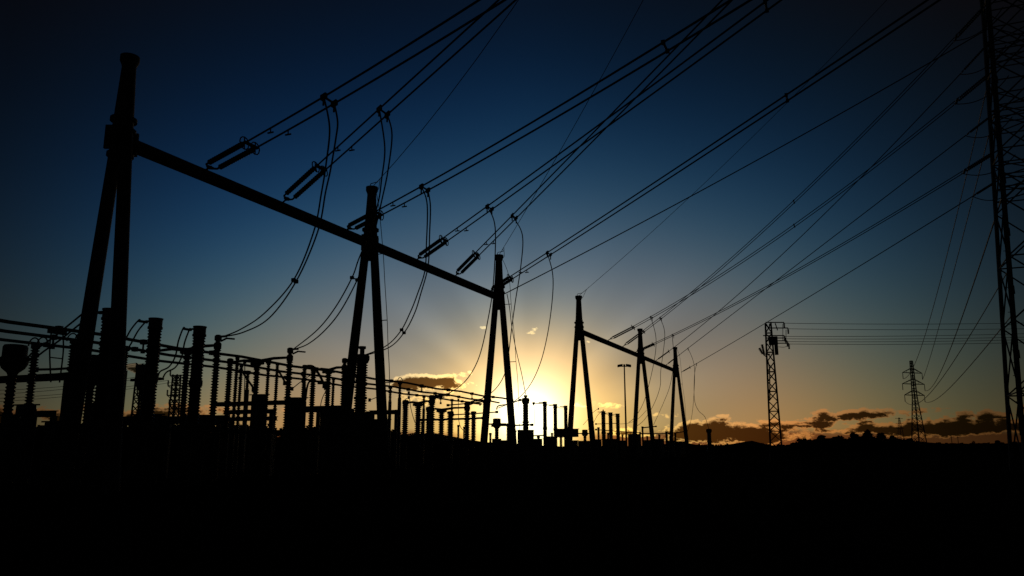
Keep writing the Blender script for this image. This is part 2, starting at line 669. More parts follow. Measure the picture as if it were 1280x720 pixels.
def tleg(sx, sy, z):
    return TC + TX * (thw(z) * sx) + TY * (thw(z) * sy) + UP * z


def lattice_tower(name, label, legf, levels, rad, brace, group=None, arms=None, base=None):
    t = thing(name, label, 'pylon', base, group)
    cs = ((-1, -1), (1, -1), (1, 1), (-1, 1))
    for c in cs:
        MB().tube([legf(*c, z) for z in levels], rad, 6).build('leg', STEEL, t)
    m_ = MB()
    for i, (z0, z1) in enumerate(zip(levels, levels[1:])):
        for k in range(4):
            a, c = cs[k], cs[(k + 1) % 4]
            m_.tube([legf(*a, z0), legf(*c, z1)], brace, 4, False)
            m_.tube([legf(*c, z0), legf(*a, z1)], brace, 4, False)
            if i % 2 == 0:
                m_.tube([legf(*a, z1), legf(*c, z1)], brace, 4, False)
    m_.build('lattice_bracing', STEEL, t)
    return t


lv = [0]
while lv[-1] < TH:
    lv.append(lv[-1] + max(thw(lv[-1]) * 1.75, 1.9))
rt = lattice_tower('transmission_tower', 'tall steel lattice tower cut off by the right edge of the photograph', tleg, lv, .15, .055, 'steel lattice pylons', None, TC)
m_ = MB()
for z in (3.6, 8.1, 12.7, 17, 21, 25, 29):     # step bolts and gusset plates on the left leg
    p = tleg(-1, -1, z)
    m_.box(p, TX * .2, TY * .03, UP * .3)
m_.tube([tleg(-1, -1, 2.5) - TX * .17, tleg(-1, -1, 36) - TX * .17, tleg(-1, -1, 40) - TX * .17], .03, 5)
for i in range(40):
    p = tleg(-1, -1, 3 + i * .9)
    m_.tube([p, p - TX * .32], .022, 4)
m_.build('climbing_rail', STEEL, rt)
for z in (20.5, 26, 31.5, 37):
    m_ = MB()
    tip = TC + TX * 6.2 + UP * (z + .3)
    for sy in (-1, 1):
        m_.tube([tleg(1, sy, z), tip], .07, 5)
        m_.tube([tleg(1, sy, z + 1.9), tip], .06, 5)
        for k in (.3, .6):
            m_.tube([tleg(1, sy, z).lerp(tip, k), tleg(1, sy, z + 1.9).lerp(tip, k)], .04, 4)
            m_.tube([tleg(1, sy, z).lerp(tip, k), tleg(1, sy, z + 1.9).lerp(tip, max(0, k - .3))], .04, 4)
    for k in (.3, .6):
        m_.tube([tleg(1, -1, z).lerp(tip, k), tleg(1, 1, z).lerp(tip, k)], .04, 4)
    for zz in (z, z + .95, z + 1.9):
        for a in ((-1, -1, 1, 1), (1, -1, -1, 1), (-1, -1, 1, -1), (-1, 1, 1, 1)):
            m_.tube([tleg(a[0], a[1], zz), tleg(a[2], a[3], zz)], .05, 4)
    m_.build('cross_arm', STEEL, rt)

# distant pylon with three pairs of arms
FB = pY(1149, 553, 380)
FB.z = 0


def fw_(z):
    return 2.5 + (0.75 - 2.5) * min(z / 25.0, 1) if z < 25 else .75 - .3 * (z - 25) / 15


FYAW = math.radians(20)
FX = Vector((math.cos(FYAW), math.sin(FYAW), 0))
FY = Vector((-FX.y, FX.x, 0))


def fleg(sx, sy, z):
    return FB + FX * fw_(z) * sx + FY * fw_(z) * sy + UP * z


lv = [0]
FTOP = zat(1140, 451, FB)
while lv[-1] < FTOP - 1.6:
    lv.append(lv[-1] + max(fw_(lv[-1]) * 1.5, 1.5))
lv.append(FTOP)
ft = lattice_tower('transmission_tower', 'small far lattice pylon with three pairs of arms on the right horizon', fleg, lv, .24, .11, 'steel lattice pylons', None, FB)
ARMV = [(466, 6.0), (480, 6.8), (494, 6.1)]
ARMTIP = {}
for i, (v, ln) in enumerate(ARMV):
    z = zat(1143, v, FB)
    m_ = MB()
    for s in (-1, 1):
        tip = FB + FX * ln * s + UP * z
        ARMTIP[i, s] = tip
        for sy in (-1, 1):
            m_.tube([fleg(s, sy, z), tip], .18, 5)
            m_.tube([fleg(s, sy, z + 2.2), tip], .15, 5)
        m_.tube([fleg(s, 1, z).lerp(tip, .5), fleg(s, 1, z + 2.2).lerp(tip, .5)], .07, 4)
    m_.build('cross_arm', STEEL, ft)
    for s in (-1, 1):
        tip = ARMTIP[i, s]
        MB().tube([tip, tip - UP * 3.0], [.13, .17], 6).build('insulator', PORC, ft)

# a second, much farther pylon peeping over the wood, left of it
GB = pY(1127, 556, 1150)
GB.z = 0
lv = [0, 8, 15, 21, 26, 30, 34, 38, 41, 44]


def gleg(sx, sy, z):
    q = 4.2 * (1 - z / 50.0)
    return GB + FX * q * sx + FY * q * sy + UP * z


gtw = lattice_tower('transmission_tower', 'tiny remote pylon just left of the small far pylon', gleg, lv, .32, .14, 'steel lattice pylons', None, GB)
m_ = MB()
for z in (29, 36, 43):
    m_.bar(GB - FX * 7 + UP * z, GB + FX * 7 + UP * z, .6, .5)
m_.build('cross_arm', STEEL, gtw)

# ------------------------------------------------------------------ conductors


class Wire:
    """sagging span from A towards the plan point (ex,ey); height and sag solved from two sightings"""

    def __init__(self, A, E, exitpx, midpx=None, sag=None):
        self.A = Vector(A)
        self.E = Vector((E[0], E[1], 0))
        t1, z1 = self._t(*exitpx)
        if midpx:
            t2, z2 = self._t(*midpx)
            # z = z0 + dz t - 4 s t (1-t)
            a11, a12, r1 = t1, -4 * t1 * (1 - t1), z1 - self.A.z
            a21, a22, r2_ = t2, -4 * t2 * (1 - t2), z2 - self.A.z
            det = a11 * a22 - a12 * a21
            if abs(det) < 1e-6:
                self.dz, self.s = r1 / t1, 0
            else:
                self.dz = (r1 * a22 - a12 * r2_) / det
                self.s = (a11 * r2_ - a21 * r1) / det
            if self.s < 0.0 or self.s > 6:
                self.s = max(0.0, min(6, self.s))
                self.dz = (z1 - self.A.z + 4 * self.s * t1 * (1 - t1)) / t1
        else:
            self.s = sag or 0
            self.dz = (z1 - self.A.z + 4 * self.s * t1 * (1 - t1)) / t1

    def _t(self, u, v):
        d = ray(u, v)
        ax, ay = self.A.x, self.A.y
        bx, by = self.E.x - ax, self.E.y - ay
        # (ax+t bx)/(ay+t by) = d.x/d.y
        t = (d.x * ay - d.y * ax) / (d.y * bx - d.x * by)
        yy = ay + t * by
        return t, CAMH + d.z / d.y * yy

    def at(self, t):
        return Vector((self.A.x + (self.E.x - self.A.x) * t, self.A.y + (self.E.y - self.A.y) * t, self.A.z + self.dz * t - 4 * self.s * t * (1 - t)))

    def length(self):
        return (self.at(1) - self.at(0)).length

    def tm(self, metres):
        return metres / self.length()

    def tpx(self, u, v):
        best = (1e9, 0)
        for i in range(1, 400):
            p = self.at(i / 400)
            if (p - CAM).dot(Vector((0, cT, sT))) < 1:
                break
            a, b_ = px(p)
            dd = (a - u) ** 2 + (b_ - v) ** 2
            if dd < best[0]:
                best = (dd, i / 400)
        return best[1]

    def pts(self, t0, t1, n=26, off=Vector((0, 0, 0))):
        return [self.at(t0 + (t1 - t0) * i / (n - 1)) + off for i in range(n)]


def insulator_prof(L, rc, rs, pitch):
    n = max(3, int(L / pitch))
    pr = [(rc * .9, 0)]
    for i in range(n):
        z = L * (i + .15) / n
        pr += [(rc, z), (rs, z + L / n * .32), (rs * .96, z + L / n * .45), (rc, z + L / n * .72)]
    pr.append((rc * .9, L))
    return pr


def lathe_along(mb, p, q, prof, n=12):
    p, q = Vector(p), Vector(q)
    d = (q - p).normalized()
    a, b_ = frame_of(d)
    b0 = len(mb.v)
    for r, z in prof:
        for k in range(n):
            t = 2 * math.pi * k / n
            mb.v.append(p + d * z + (a * math.cos(t) + b_ * math.sin(t)) * r)
    for i in range(len(prof) - 1):
        for k in range(n):
            k2 = (k + 1) % n
            mb.f.append((b0 + i * n + k, b0 + i * n + k2, b0 + (i + 1) * n + k2, b0 + (i + 1) * n + k))
    mb.f.append(tuple(b0 + k for k in range(n))[::-1])
    mb.f.append(tuple(b0 + (len(prof) - 1) * n + k for k in range(n)))


def tension_string(w, label, half, L0=.75, L=2.85, single=False, lens=1.0):
    rsc = .72 if lens > 1 else 1.0
    """double tension insulator string from the beam out along the wire w"""
    A = w.at(0)
    st = thing('tension_insulator', label, 'insulator', A, 'tension insulator strings on the gantry beams')
    L0, L = L0 * lens, L * lens
    d = (w.at(w.tm(4)) - A).normalized()
    p0 = A + d * L0
    m1 = MB()
    m1.tube([A + d * .02, p0], .045, 6)
    if not single:
        for s in (-1, 1):
            m1.tube([p0 - d * .28, p0 + D * half * s + d * .02, p0 + D * half * s + d * .2], .05 * rsc, 6)
        m1.box(p0 - d * .12, D * half * .55, d * .1, d.cross(D).normalized() * .03)
    m1.build('link', STEEL, st)
    e = p0 + d * (L + .35)
    for s in ((-1, 1) if not single else (0,)):
        mb = MB()
        o = D * half * s
        mb.tube([p0 + o + d * .1, p0 + o + d * .3], .035, 6)
        lathe_along(mb, p0 + o + d * .25, p0 + o + d * (L + .25), insulator_prof(L, .07 * rsc, .128 * rsc, .17), 12)
        mb.tube([p0 + o + d * (L + .2), p0 + o + d * (L + .45)], .035, 6)
        mb.build('insulator', PORC, st)
    m2 = MB()
    if not single:
        m2.box(e + d * .1, D * (half + .1), d * .1, d.cross(D).normalized() * .03)
    nz_ = d.cross(D).normalized()
    for s in ((-1, 1) if not single else (1,)):    # arcing rings
        c = e + D * half * (s if not single else 0)
        ring = [c + (D * math.cos(k * math.pi / 6) + nz_ * math.sin(k * math.pi / 6)) * .27 * rsc for k in range(13)]
        m2.tube(ring, .028, 5, False)
        m2.tube([c - nz_ * .27, c + nz_ * .27], .03, 5)
    m2.build('yoke', STEEL, st)
    return e + d * .2, w.tm(L0 + L + .55)


def bundle(A, E, ex, mid, label, strlab, half=.33, r=.040, spacers=(), clamp=None, twin=True, lens=1.0, t_end=1.6, tower_end=False, rod=True, group='line conductors leaving the gantries'):
    w = Wire(A, E, ex, mid)
    cs = .5 if lens > 1 else .68
    t0 = 0.0
    if strlab:
        _, t0 = tension_string(w, strlab, half * (1 if twin else 0), single=not twin, lens=lens)
    t1 = t_end
    o = thing('conductor_bundle' if twin else 'conductor_cable', label, 'cable', w.at(t0), group)
    for s in ((-1, 1) if twin else (0,)):
        MB().tube(w.pts(t0 - w.tm(.15), t1, 40, D * half * s), r, 6).build('cable', ALU, o)
        if strlab and rod:
            m_ = MB()      # vibration dampers hanging under the cable
            for dd in (2.1,):
                p = w.at(t0 + w.tm(dd + .25 * s)) + D * half * s
                m_.tube([p, p - UP * .2], .028, 5)
                m_.tube([p - UP * .2 - N * .14, p - UP * .2 + N * .14], [.036, .036], 6)
            m_.build('damper', STEEL, o)
    for (u, v) in spacers:
        p = w.at(w.tpx(u, v))
        m_ = MB()
        m_.tube([p - D * half * 1.15, p + D * half * 1.15], .045, 6)
        for s in (-1, 1):
            m_.box(p + D * half * s, D * .065, N * .065, UP * .065)
        m_.build('spacer', STEEL, o)
    cl_pts = None
    if clamp:
        tcl = w.tpx(*clamp)
        cl_pts = [w.at(tcl) + D * half * s for s in ((-1, 1) if twin else (0,))]
        m_ = MB()
        for s, p in zip((-1, 1), cl_pts):
            m_.box(p, (w.at(tcl + .01) - w.at(tcl)).normalized() * .24 * cs, D * .11 * cs, UP * .14 * cs)
            m_.tube([p, p - UP * .35], .06 * cs, 6)
        if twin:
            m_.tube([cl_pts[0], cl_pts[1]], .045, 6)
        m_.build('clamp', STEEL, o)
    return w, cl_pts


def beam_at(u):
    return anchor(u) + N * .33 + UP * .02


T1 = (25.0, 0.0)
wA, cA = bundle(beam_at(247), T1, (615, 0), (410, 126), 'twin line cables from the first string of the near gantry, clamp highest on the left', 'left-most double insulator string on the near beam', clamp=(410, 125))
wB, cB = bundle(beam_at(345), T1, (634, 0), (481, 138), 'twin line cables from the second string on the near beam', 'second double insulator string on the near beam, midway to the middle column', clamp=(483, 142))
wC, cC = bundle(beam_at(425), T1, (926, 0), (594, 200), 'twin line cables leaving just left of the middle column', 'double insulator string passing the middle near column', spacers=[(834, 60)], clamp=(532, 237))
wD, cD = bundle(beam_at(514), (27, 2), (968, 0), (695, 200), 'twin line cables from the string just right of the middle column', 'double insulator string just right of the middle near column', spacers=[(958, 6)], clamp=(612, 259))
wE, cE = bundle(beam_at(563), T1, (909, 0), (713, 200), 'twin line cables from the steeper string before the third column', 'steeper double insulator string before the third near column', clamp=(643, 270))
wF, cF = bundle(beam_at(607), (27, 3), (1167, 0), (866, 200), 'twin line cables passing the third near column toward the upper right', 'double insulator string half hidden by the third near column', spacers=[(984, 123)], clamp=(685, 316))

P3 = POST['P3']
tow = lambda u, v: TC
LEGL = lambda v: None


def towpt(u, v):
    """attachment on the near-left leg of the tower at the height seen at v"""
    z = 20.0
    for _ in range(40):
        p = tleg(-1, -1, z)
        z += (px(p)[1] - v) * p.length / FPX * .8
    return tleg(-1, -1, z)


def single(A, pend, mid, label, r=.035, ins=None, t_end=1.0):
    E = (pend.x, pend.y)
    w = Wire(A, E, px(pend), mid)
    o = thing('conductor_cable', label, 'cable', w.at(0), 'line conductors leaving the gantries')
    MB().tube(w.pts(0, t_end, 40), r, 6).build('cable', ALU, o)
    return w


GA = Vector((P3.x, P3.y, BEAM_Z + .25)) + N * .45
wG = single(GA, towpt(1230, 34), (866, 244), 'single cable from the third near column to the lattice tower at right', r=.045)
# earth wires from the mast tops


def earthwire(kx, mid, ex, label, E):
    p = POST[kx]
    zt = zat(PU[kx][0] + (6 if kx == 'P1' else 0), PU[kx][1], p)
    A = Vector((p.x, p.y, zt))
    w = Wire(A, E, ex, mid)
    o = thing('earth_wire', label, 'wire', A, 'thin earth wires from the gantry mast tops')
    MB().tube(w.pts(0, 1.5, 30), .022, 5).build('cable', ALU, o)
    m_ = MB()
    m_.tube([A - N * .2, A + UP * .25 - N * .1, A + UP * .3 + N * .4, w.at(w.tm(1.0))], .03, 5)
    m_.tube([A + N * .25 - UP * .4, A + N * .5 - UP * .15, w.at(w.tm(1.3))], .022, 5)
    m_.build('earth_clamp', STEEL, o)


earthwire('P2', (497, 200), (648, 0), 'thin earth wire climbing from the middle near mast top', T1)
earthwire('P3', (700, 189), (804, 0), 'thin earth wire climbing from the third near mast top', T1)
earthwire('Q1', (911, 200), (1080, 30), 'thin earth wire climbing from the first far mast top', (TC.x, TC.y))

# far gantry circuits to the lattice tower


def qline(u, pend_px, mid, label, strlab, half, r, twin, clamp=None, spacers=(), lens=1.2):
    pe = towpt(*pend_px)
    w, c = bundle(beam_at(u), (pe.x, pe.y), px(pe), mid, label, strlab, half=half, r=r, twin=twin, clamp=clamp, spacers=spacers, t_end=1 - 3.3 / (pe - beam_at(u)).length, lens=lens, rod=False)
    # dead end string at the tower
    t1 = 1 - 3.4 / w.length()
    a, b_ = w.at(t1), w.at(1)
    st = thing('tension_insulator', strlab.split(' on ')[0].split(' at ')[0] + ' cable: its dead-end insulator on the lattice tower', 'insulator', b_, 'dead-end insulators on the lattice tower')
    m_ = MB()
    d = (b_ - a).normalized()
    for s in ((-1, 1) if twin else (0,)):
        o = D * half * s * .8
        lathe_along(m_, a + o + d * .5, b_ + o - d * .8, insulator_prof((b_ - a).length - 1.3, .05, .10, .15), 10)
    m_.build('insulator', PORC, st)
    m2 = MB()
    m2.tube([b_ - d * .9, b_], .05, 6)
    m2.box(a + d * .3, D * (half + .12), d * .12, UP * .05)
    m2.box(b_ - d * .75, D * (half + .1), d * .1, UP * .05)
    m2.build('yoke', STEEL, st)
    # jumper drooping round the tower
    j = thing('jumper_cable', 'drooping jumper below the ' + strlab.split(' on ')[0].split(' at ')[0] + ' at the lattice tower', 'cable', a, 'jumpers drooping beside the lattice tower')
    e = b_ + TX * .9 - UP * .6
    mid_ = a.lerp(e, .55) - UP * 1.5
    pts = [a * (1 - t) ** 2 + mid_ * 2 * t * (1 - t) + e * t * t for t in [i / 12 for i in range(13)]]
    MB().tube(pts, .035, 6).build('cable', ALU, j)
    return w, c


qA = qline(755, (1236, 88), (1000, 277), 'twin cables from the first string of the far gantry', 'first far string on the far beam', .42, .035, True, clamp=(816, 400), spacers=[(992, 282)])
qB = qline(774, (1228, 3), (1000, 245), 'steep twin cables from the second string of the far gantry', 'second far string on the far beam', .42, .035, True, clamp=(829, 402), spacers=[(993, 253)])
qC = qline(790, (1252, 186), (1000, 336), 'low twin cables from the string behind the middle far column', 'third far string on the far beam', .42, .035, True, clamp=(842, 421))
qD = qline(816, (1234, 50), (1000, 297), 'single cable from the steep string left of the last far column', 'fourth far string on the far beam', .0, .04, False)
qE = qline(829, (1242, 139), (1000, 328), 'single cable from the flatter string left of the last far column', 'fifth far string on the far beam', .0, .04, False, clamp=(859, 434))
pq3 = POST['Q3']
qF = qline(849, (1252, 222), (1000, 378), 'lowest single cable, from the last far column past the lattice pole', 'last far string on the last far column', .0, .04, False, clamp=(868, 450))


# far pylon circuits to the tower
def span_to_tower(i, s, pend_px, mid, label, r):
    tip = ARMTIP[i, s] - UP * 3.0
    pe = towpt(*pend_px)
    r *= 1.3
    w = Wire(tip, (pe.x, pe.y), px(pe), mid)
    o = thing('conductor_cable', label, 'cable', tip, 'spans from the far pylon to the near lattice tower')
    MB().tube(w.pts(0, 1, 40), [.11 + (r - .11) * k / 39 for k in range(40)], 6).build('cable', ALU, o)


span_to_tower(0, -1, (1236, 75), (1183, 336), 'left-most thin cable sagging from the far pylon up to the near tower', .03)
span_to_tower(0, 1, (1241, 130), (1204, 294), 'second thin cable from the far pylon top arm to the near tower', .03)
span_to_tower(1, 1, (1253, 240), (1197, 412), 'thickest cable from the far pylon middle arm to the near tower', .045)
span_to_tower(2, -1, (1255, 335), (1204, 433), 'cable from the far pylon lowest left arm to the near tower', .03)
span_to_tower(2, 1, (1255, 392), (1190, 482), 'lowest slack cable from the far pylon to the near tower', .03)


# ------------------------------------------------------------------ drop cables (from line clamps down to the apparatus)
def catmull(P, n=8):
    out = []
    for i in range(len(P) - 1):
        p0, p1, p2, p3 = P[max(i - 1, 0)], P[i], P[i + 1], P[min(i + 2, len(P) - 1)]
        for k in range(n):
            t = k / n
            out.append(0.5 * ((2 * p1) + (p2 - p0) * t + (2 * p0 - 5 * p1 + 4 * p2 - p3) * t * t + (3 * p1 - p0 - 3 * p2 + p3) * t ** 3))
    out.append(P[-1])
    return out


def drop(starts, paths, end, label, r=.036, spacer=None, name='drop_cable'):
    """starts: 3-D clamps; paths: sightings of each cable on its way; end: 3-D terminal"""
    o = thing(name, label, 'cable', starts[0], 'drop cables from line to apparatus')
    allp = []
    for st, path in zip(starts, paths):
        y0, y1 = st.y, end.y
        L = [0]
        pp = [px(st)] + list(path) + [px(end)]
        for a, b_ in zip(pp, pp[1:]):
            L.append(L[-1] + math.hypot(b_[0] - a[0], b_[1] - a[1]))
        P = [st]
        for (u, v), l in zip(path, L[1:-1]):
            P.append(pY(u, v, y0 + (y1 - y0) * l / L[-1]))
        P.append(end)
        P = catmull(P)
        allp.append(P)
        MB().tube(P, r, 6).build('cable', ALU, o)
    if spacer is not None and len(allp) == 2:
        a = min(allp[0], key=lambda p: (px(p)[0] - spacer[0]) ** 2 + (px(p)[1] - spacer[1]) ** 2)
        b_ = min(allp[1], key=lambda p: (p - a).length)
        m_ = MB()
        m_.bar(a, b_, .06)
        m_.box(a, D * .08, N * .08, UP * .08)
        m_.box(b_, D * .08, N * .08, UP * .08)
        m_.build('spacer', STEEL, o)
    return o


W2 = 29.5
eA, eB, eC = pw(278, 421, W2), pw(366, 437, W2), pw(446, 447, 29.0)
drop(cA, [[(412, 160), (408, 202), (402, 240), (392, 290), (367, 350), (330, 392), (300, 412)], [(422, 152), (420, 172), (413, 213), (407, 240), (397, 290), (370, 352), (337, 397), (305, 415)]],
     eA, 'left-most twin drop cable curving under the near beam to the first post', spacer=(367, 351))
drop(cB, [[(481, 185), (477, 224), (473, 252), (462, 290), (448, 325), (440, 347), (420, 383), (397, 412)], [(490, 169), (485, 213), (478, 247), (466, 298), (452, 338), (428, 385), (407, 412), (385, 430)]],
     eB, 'twin drop cable falling behind the middle near column to the second post', spacer=(441, 347))
drop(cC, [[(534, 256), (533, 306), (531, 339), (522, 367), (513, 390), (500, 415), (480, 434)], [(538, 258), (537, 292), (535, 333), (526, 367), (518, 392), (505, 416), (485, 435)]],
     eC, 'twin drop cable right of the middle near column', spacer=(502, 413))
eD, eE, eF, eF2 = pw(542, 496, W2), pw(586, 503, W2), pw(623, 510, 31), pw(657, 493, 29)
drop(cD[:1], [[(619, 285), (617, 350), (611, 394), (599, 446), (582, 476), (560, 492)]], eD, 'drop cable curving left in front of the small clouds', r=.036)
drop(cE[:1], [[(653, 294), (651, 333), (644, 378), (639, 415), (633, 460), (622, 483), (605, 497)]], eE, 'drop cable passing behind the third near column', r=.036)
drop(cF[:1], [[(691, 344), (690, 378), (684, 420), (675, 455), (662, 482), (645, 500)]], eF, 'bulging drop cable right of the third near column', r=.036)
drop([GA + N * .3], [[(637, 385), (640, 410), (645, 437), (652, 467)]], eF2, 'drop cable beside the third near column ending over the sun', r=.034)
# far gantry drops
yq = W2 + 1
eQA, eQB, eQC, eQE, eQF = pw(786, 528, yq), pw(797, 532, yq), pw(817, 531, yq), pw(859, 540, yq), pw(886, 536, 20)
drop(qA[1][:1], [[(820, 423), (817, 455), (806, 499), (795, 520)]], eQA, 'drop cable hanging left of the last far column', r=.034)
drop(qB[1][:1], [[(831, 419), (826, 463), (825, 484), (817, 506), (806, 524)]], eQB, 'drop cable crossing between the last two far columns', r=.034)
drop(qC[1][:1], [[(842, 450), (838, 480), (830, 502)]], eQC, 'short drop cable just left of the last far column', r=.034)
drop(qE[1], [[(868, 459), (867, 499), (864, 524)]], eQE, 'drop cable just right of the last far column', r=.034)
drop(qF[1], [[(868, 470), (868, 499), (873, 513), (881, 521)]], eQF, 'right-most drop cable flicking out to a lone post', r=.034)


def earthdown(kx, path, label, ztop_off=0.0):
    p = POST[kx]
    zt = zat(PU[kx][0], PU[kx][1], p)
    st = Vector((p.x, p.y, zt - .3)) + N * .3
    end = ground(p) + N * 1.9
    o = thing('earth_lead', label, 'wire', ground(p), 'thin earth leads beside the columns')
    P = [st] + [pY(u, v, p.y - .4) for u, v in path] + [end]
    MB().tube(catmull(P), .022, 5).build('cable', ALU, o)
    m_ = MB()
    for u, v in path[1::2]:
        a = pY(u, v, p.y - .4)
        m_.tube([a, a - N * .75], .03, 5)
    m_.build('stand_off', STEEL, o)


earthdown('P2', [(474, 262), (479, 317), (481, 352), (484, 400), (485, 430), (487, 478)], 'thin earth lead hanging beside the middle near column')
earthdown('P3', [(636, 345), (639, 380), (643, 420), (645, 452), (648, 490)], 'thin earth lead beside the third near column')
earthdown('Q3', [(850, 448), (853, 480), (856, 502), (858, 530)], 'thin earth lead beside the last far column')


# ------------------------------------------------------------------ switchyard apparatus
def support(root, q, ztop, half=.22, lattice=True):
    """steel pedestal from the ground to ztop"""
    if lattice:
        m_ = MB()
        cs = ((-1, -1), (1, -1), (1, 1), (-1, 1))
        P = lambda c, z: q + D * half * c[0] + N * half * c[1] + UP * z
        for c in cs:
            m_.bar(P(c, 0), P(c, ztop - .1), .07)
        n = max(2, int(ztop / .55))
        for i in range(n):
            for k in range(4):
                a, c = cs[k], cs[(k + 1) % 4]
                if i % 2:
                    a, c = c, a
                m_.bar(P(a, (ztop - .1) * i / n), P(c, (ztop - .1) * (i + 1) / n), .045)
        m_.build('lattice_stand', STEEL, root)
        MB().box(q + UP * (ztop - .05), D * (half + .1), N * (half + .1), UP * .05).build('top_plate', STEEL, root)
    else:
        MB().tube([q, q + UP * ztop], .13, 10).build('stand_pipe', STEEL, root)
        MB().box(q + UP * (ztop - .03), D * .24, N * .24, UP * .03).build('top_plate', STEEL, root)


def porcelain(root, q, z0, z1, rc, rs, pitch=.14, name='insulator'):
    return MB().lathe(q + UP * z0, insulator_prof(z1 - z0, rc, rs, pitch), 16).build(name, PORC, root)


def breaker_column(u, v, w, r, label, zb=2.7):
    p = pw(u, v, w)
    q = ground(p)
    t = thing('breaker_column', label, 'circuit breaker', q, 'thick porcelain breaker columns')
    support(t, q, zb - .25, .36)
    if zb < 2.2:
        MB().box(q + UP * (zb - .25) * .5, D * .27, N * .27, UP * (zb - .3) * .5, .05).build('pedestal', BOXM, t)
    MB().box(q + UP * (zb - .1), D * .42, N * .42, UP * .15, .1).build('mechanism_box', BOXM, t)
    H = p.z - zb
    zc = zb + H * .42
    porcelain(t, q, zb, zc - .12, r * .78, r, .13)
    MB().lathe(q + UP * (zc - .18), [(r * .8, 0), (r * 1.02, .05), (r * 1.02, .28), (r * .8, .34)], 16).build('flange', STEEL, t)
    porcelain(t, q, zc + .12, p.z - .5, r * .82, r * 1.0, .13)
    m_ = MB().lathe(q + UP * (p.z - .52), [(r * .8, 0), (r * 1.04, .05), (r * 1.04, .14), (r * .94, .16), (r * .94, .44), (r * 1.02, .46), (r * 1.02, .52)], 16)
    m_.bar(q + UP * (p.z - .1), q + UP * (p.z - .1) - N * (r + .5), .1, .08)
    m_.build('head_cap', ALU, t)
    return q, p.z


R1 = 28.0
BK = {}
for i, (u, v, lab) in enumerate([(138, 386, 'thick ribbed breaker column half hidden behind the right leg of the first column'), (195, 398, 'thick ribbed breaker column right of the first gantry column'),
                                 (250, 408, 'thick ribbed breaker column right of the cross-armed lattice mast')]):
    BK[i] = breaker_column(u, v, R1, .30, lab)
for i, (u, v, lab) in enumerate([(681, 502, 'slim tall breaker column right of the sun, highest of three'), (694, 505, 'middle one of three slim breaker columns right of the sun'), (707, 507, 'breaker column touching the first far gantry leg')]):
    BK[3 + i] = breaker_column(u, v, 33.0, .25, lab, 1.7)
for i, (u, v, lab) in enumerate([(754, 514, 'breaker column right of the first far gantry leg'), (763, 515.5, 'middle one of three breaker columns between the far gantry legs'), (772, 517, 'breaker column left of the lamp mast')]):
    BK[6 + i] = breaker_column(u, v, 33.0, .32, lab, 1.6)


def current_transformer(u, v, w, rh, hh, label, zb=2.5, rc=.16):
    """tall post with a big bulbous metal head"""
    p = pw(u, v, w)
    q = ground(p)
    t = thing('current_transformer', label, 'transformer', q, 'bulb-headed current transformers')
    support(t, q, zb - .15, .32)
    MB().box(q + UP * zb, D * .36, N * .36, UP * .2, .1).build('base_tank', BOXM, t)
    zn = p.z - hh
    porcelain(t, q, zb + .2, zn, rc, rc * 1.35, .15)
    MB().lathe(q + UP * zn, [(rc * 1.1, -.08), (rc * 1.2, 0), (rh * .42, hh * .06), (rh * .80, hh * .20), (rh * 1.0, hh * .36), (rh * 1.04, hh * .50), (rh * .98, hh * .56), (rh * .88, hh * .60), (rh * .88, hh * .92), (rh * .80, hh * .985), (rh * .6, hh)], 22).build('head', ALU, t)
    m_ = MB()
    zt = zn + hh * .48
    m_.bar(q + UP * zt - N * (rh + .5), q + UP * zt - N * rh * .9, .14)
    m_.bar(q + UP * zt + N * rh * .9, q + UP * zt + N * (rh + .5), .14)
    m_.build('terminal', ALU, t)
    return q, zn + hh * .48, rh


CT = {}
CT[0] = current_transformer(20, 431, 33.5, .55, 1.3, 'big bulb-headed transformer at the far left edge')
CT[1] = current_transformer(117, 444, 33.5, .55, 1.5, 'bulb-headed transformer just right of the first splayed leg')
CT[2] = current_transformer(184, 456, 33.5, .52, 1.45, 'bulb-headed transformer tucked left of the second breaker column')
CT[3] = current_transformer(621, 523, 31, .42, 1.0, 'bulb-headed transformer between the legs of the third column', 2.3, .16)
CT[4] = current_transformer(731, 537, 33, .42, .95, 'bulb-headed transformer between the first far gantry legs', 2.0, .17)


def leads(bi, ci, path_px, label):
    """pair of curved leads from a breaker head to the transformer terminal"""
    q, zt = BK[bi]
    c, zc, rh = CT[ci]
    A = q + UP * (zt - .1) - N * .75
    B = c + UP * zc + N * (rh + .45)
    o = thing('connecting_lead', label, 'cable', A, 'arched leads between breakers and transformers')
    for s in (-1, 1):
        P = [A + D * .16 * s]
        for k, (u, v) in enumerate(path_px):
            w = wof(A) + (wof(B) - wof(A)) * (k + 1) / (len(path_px) + 1)
            P.append(pw(u, v, w) + D * .2 * s)
        P.append(B + D * .16 * s)
        MB().tube(catmull(P), .04, 6).build('cable', ALU, o)
    MB().bar(A + D * .22, A - D * .22, .1).build('clamp', ALU, o)
    MB().bar(B + D * .22, B - D * .22, .1).build('clamp', ALU, o)


leads(0, 0, [(112, 391), (95, 404), (70, 424), (50, 438)], 'pair of arched leads rising to the first breaker column')
leads(1, 1, [(178, 401), (168, 413), (158, 431), (148, 444), (136, 452)], 'pair of arched leads left of the second breaker column')
leads(2, 2, [(233, 411), (227, 427), (223, 446), (215, 459), (204, 465)], 'pair of arched leads left of the third breaker column')


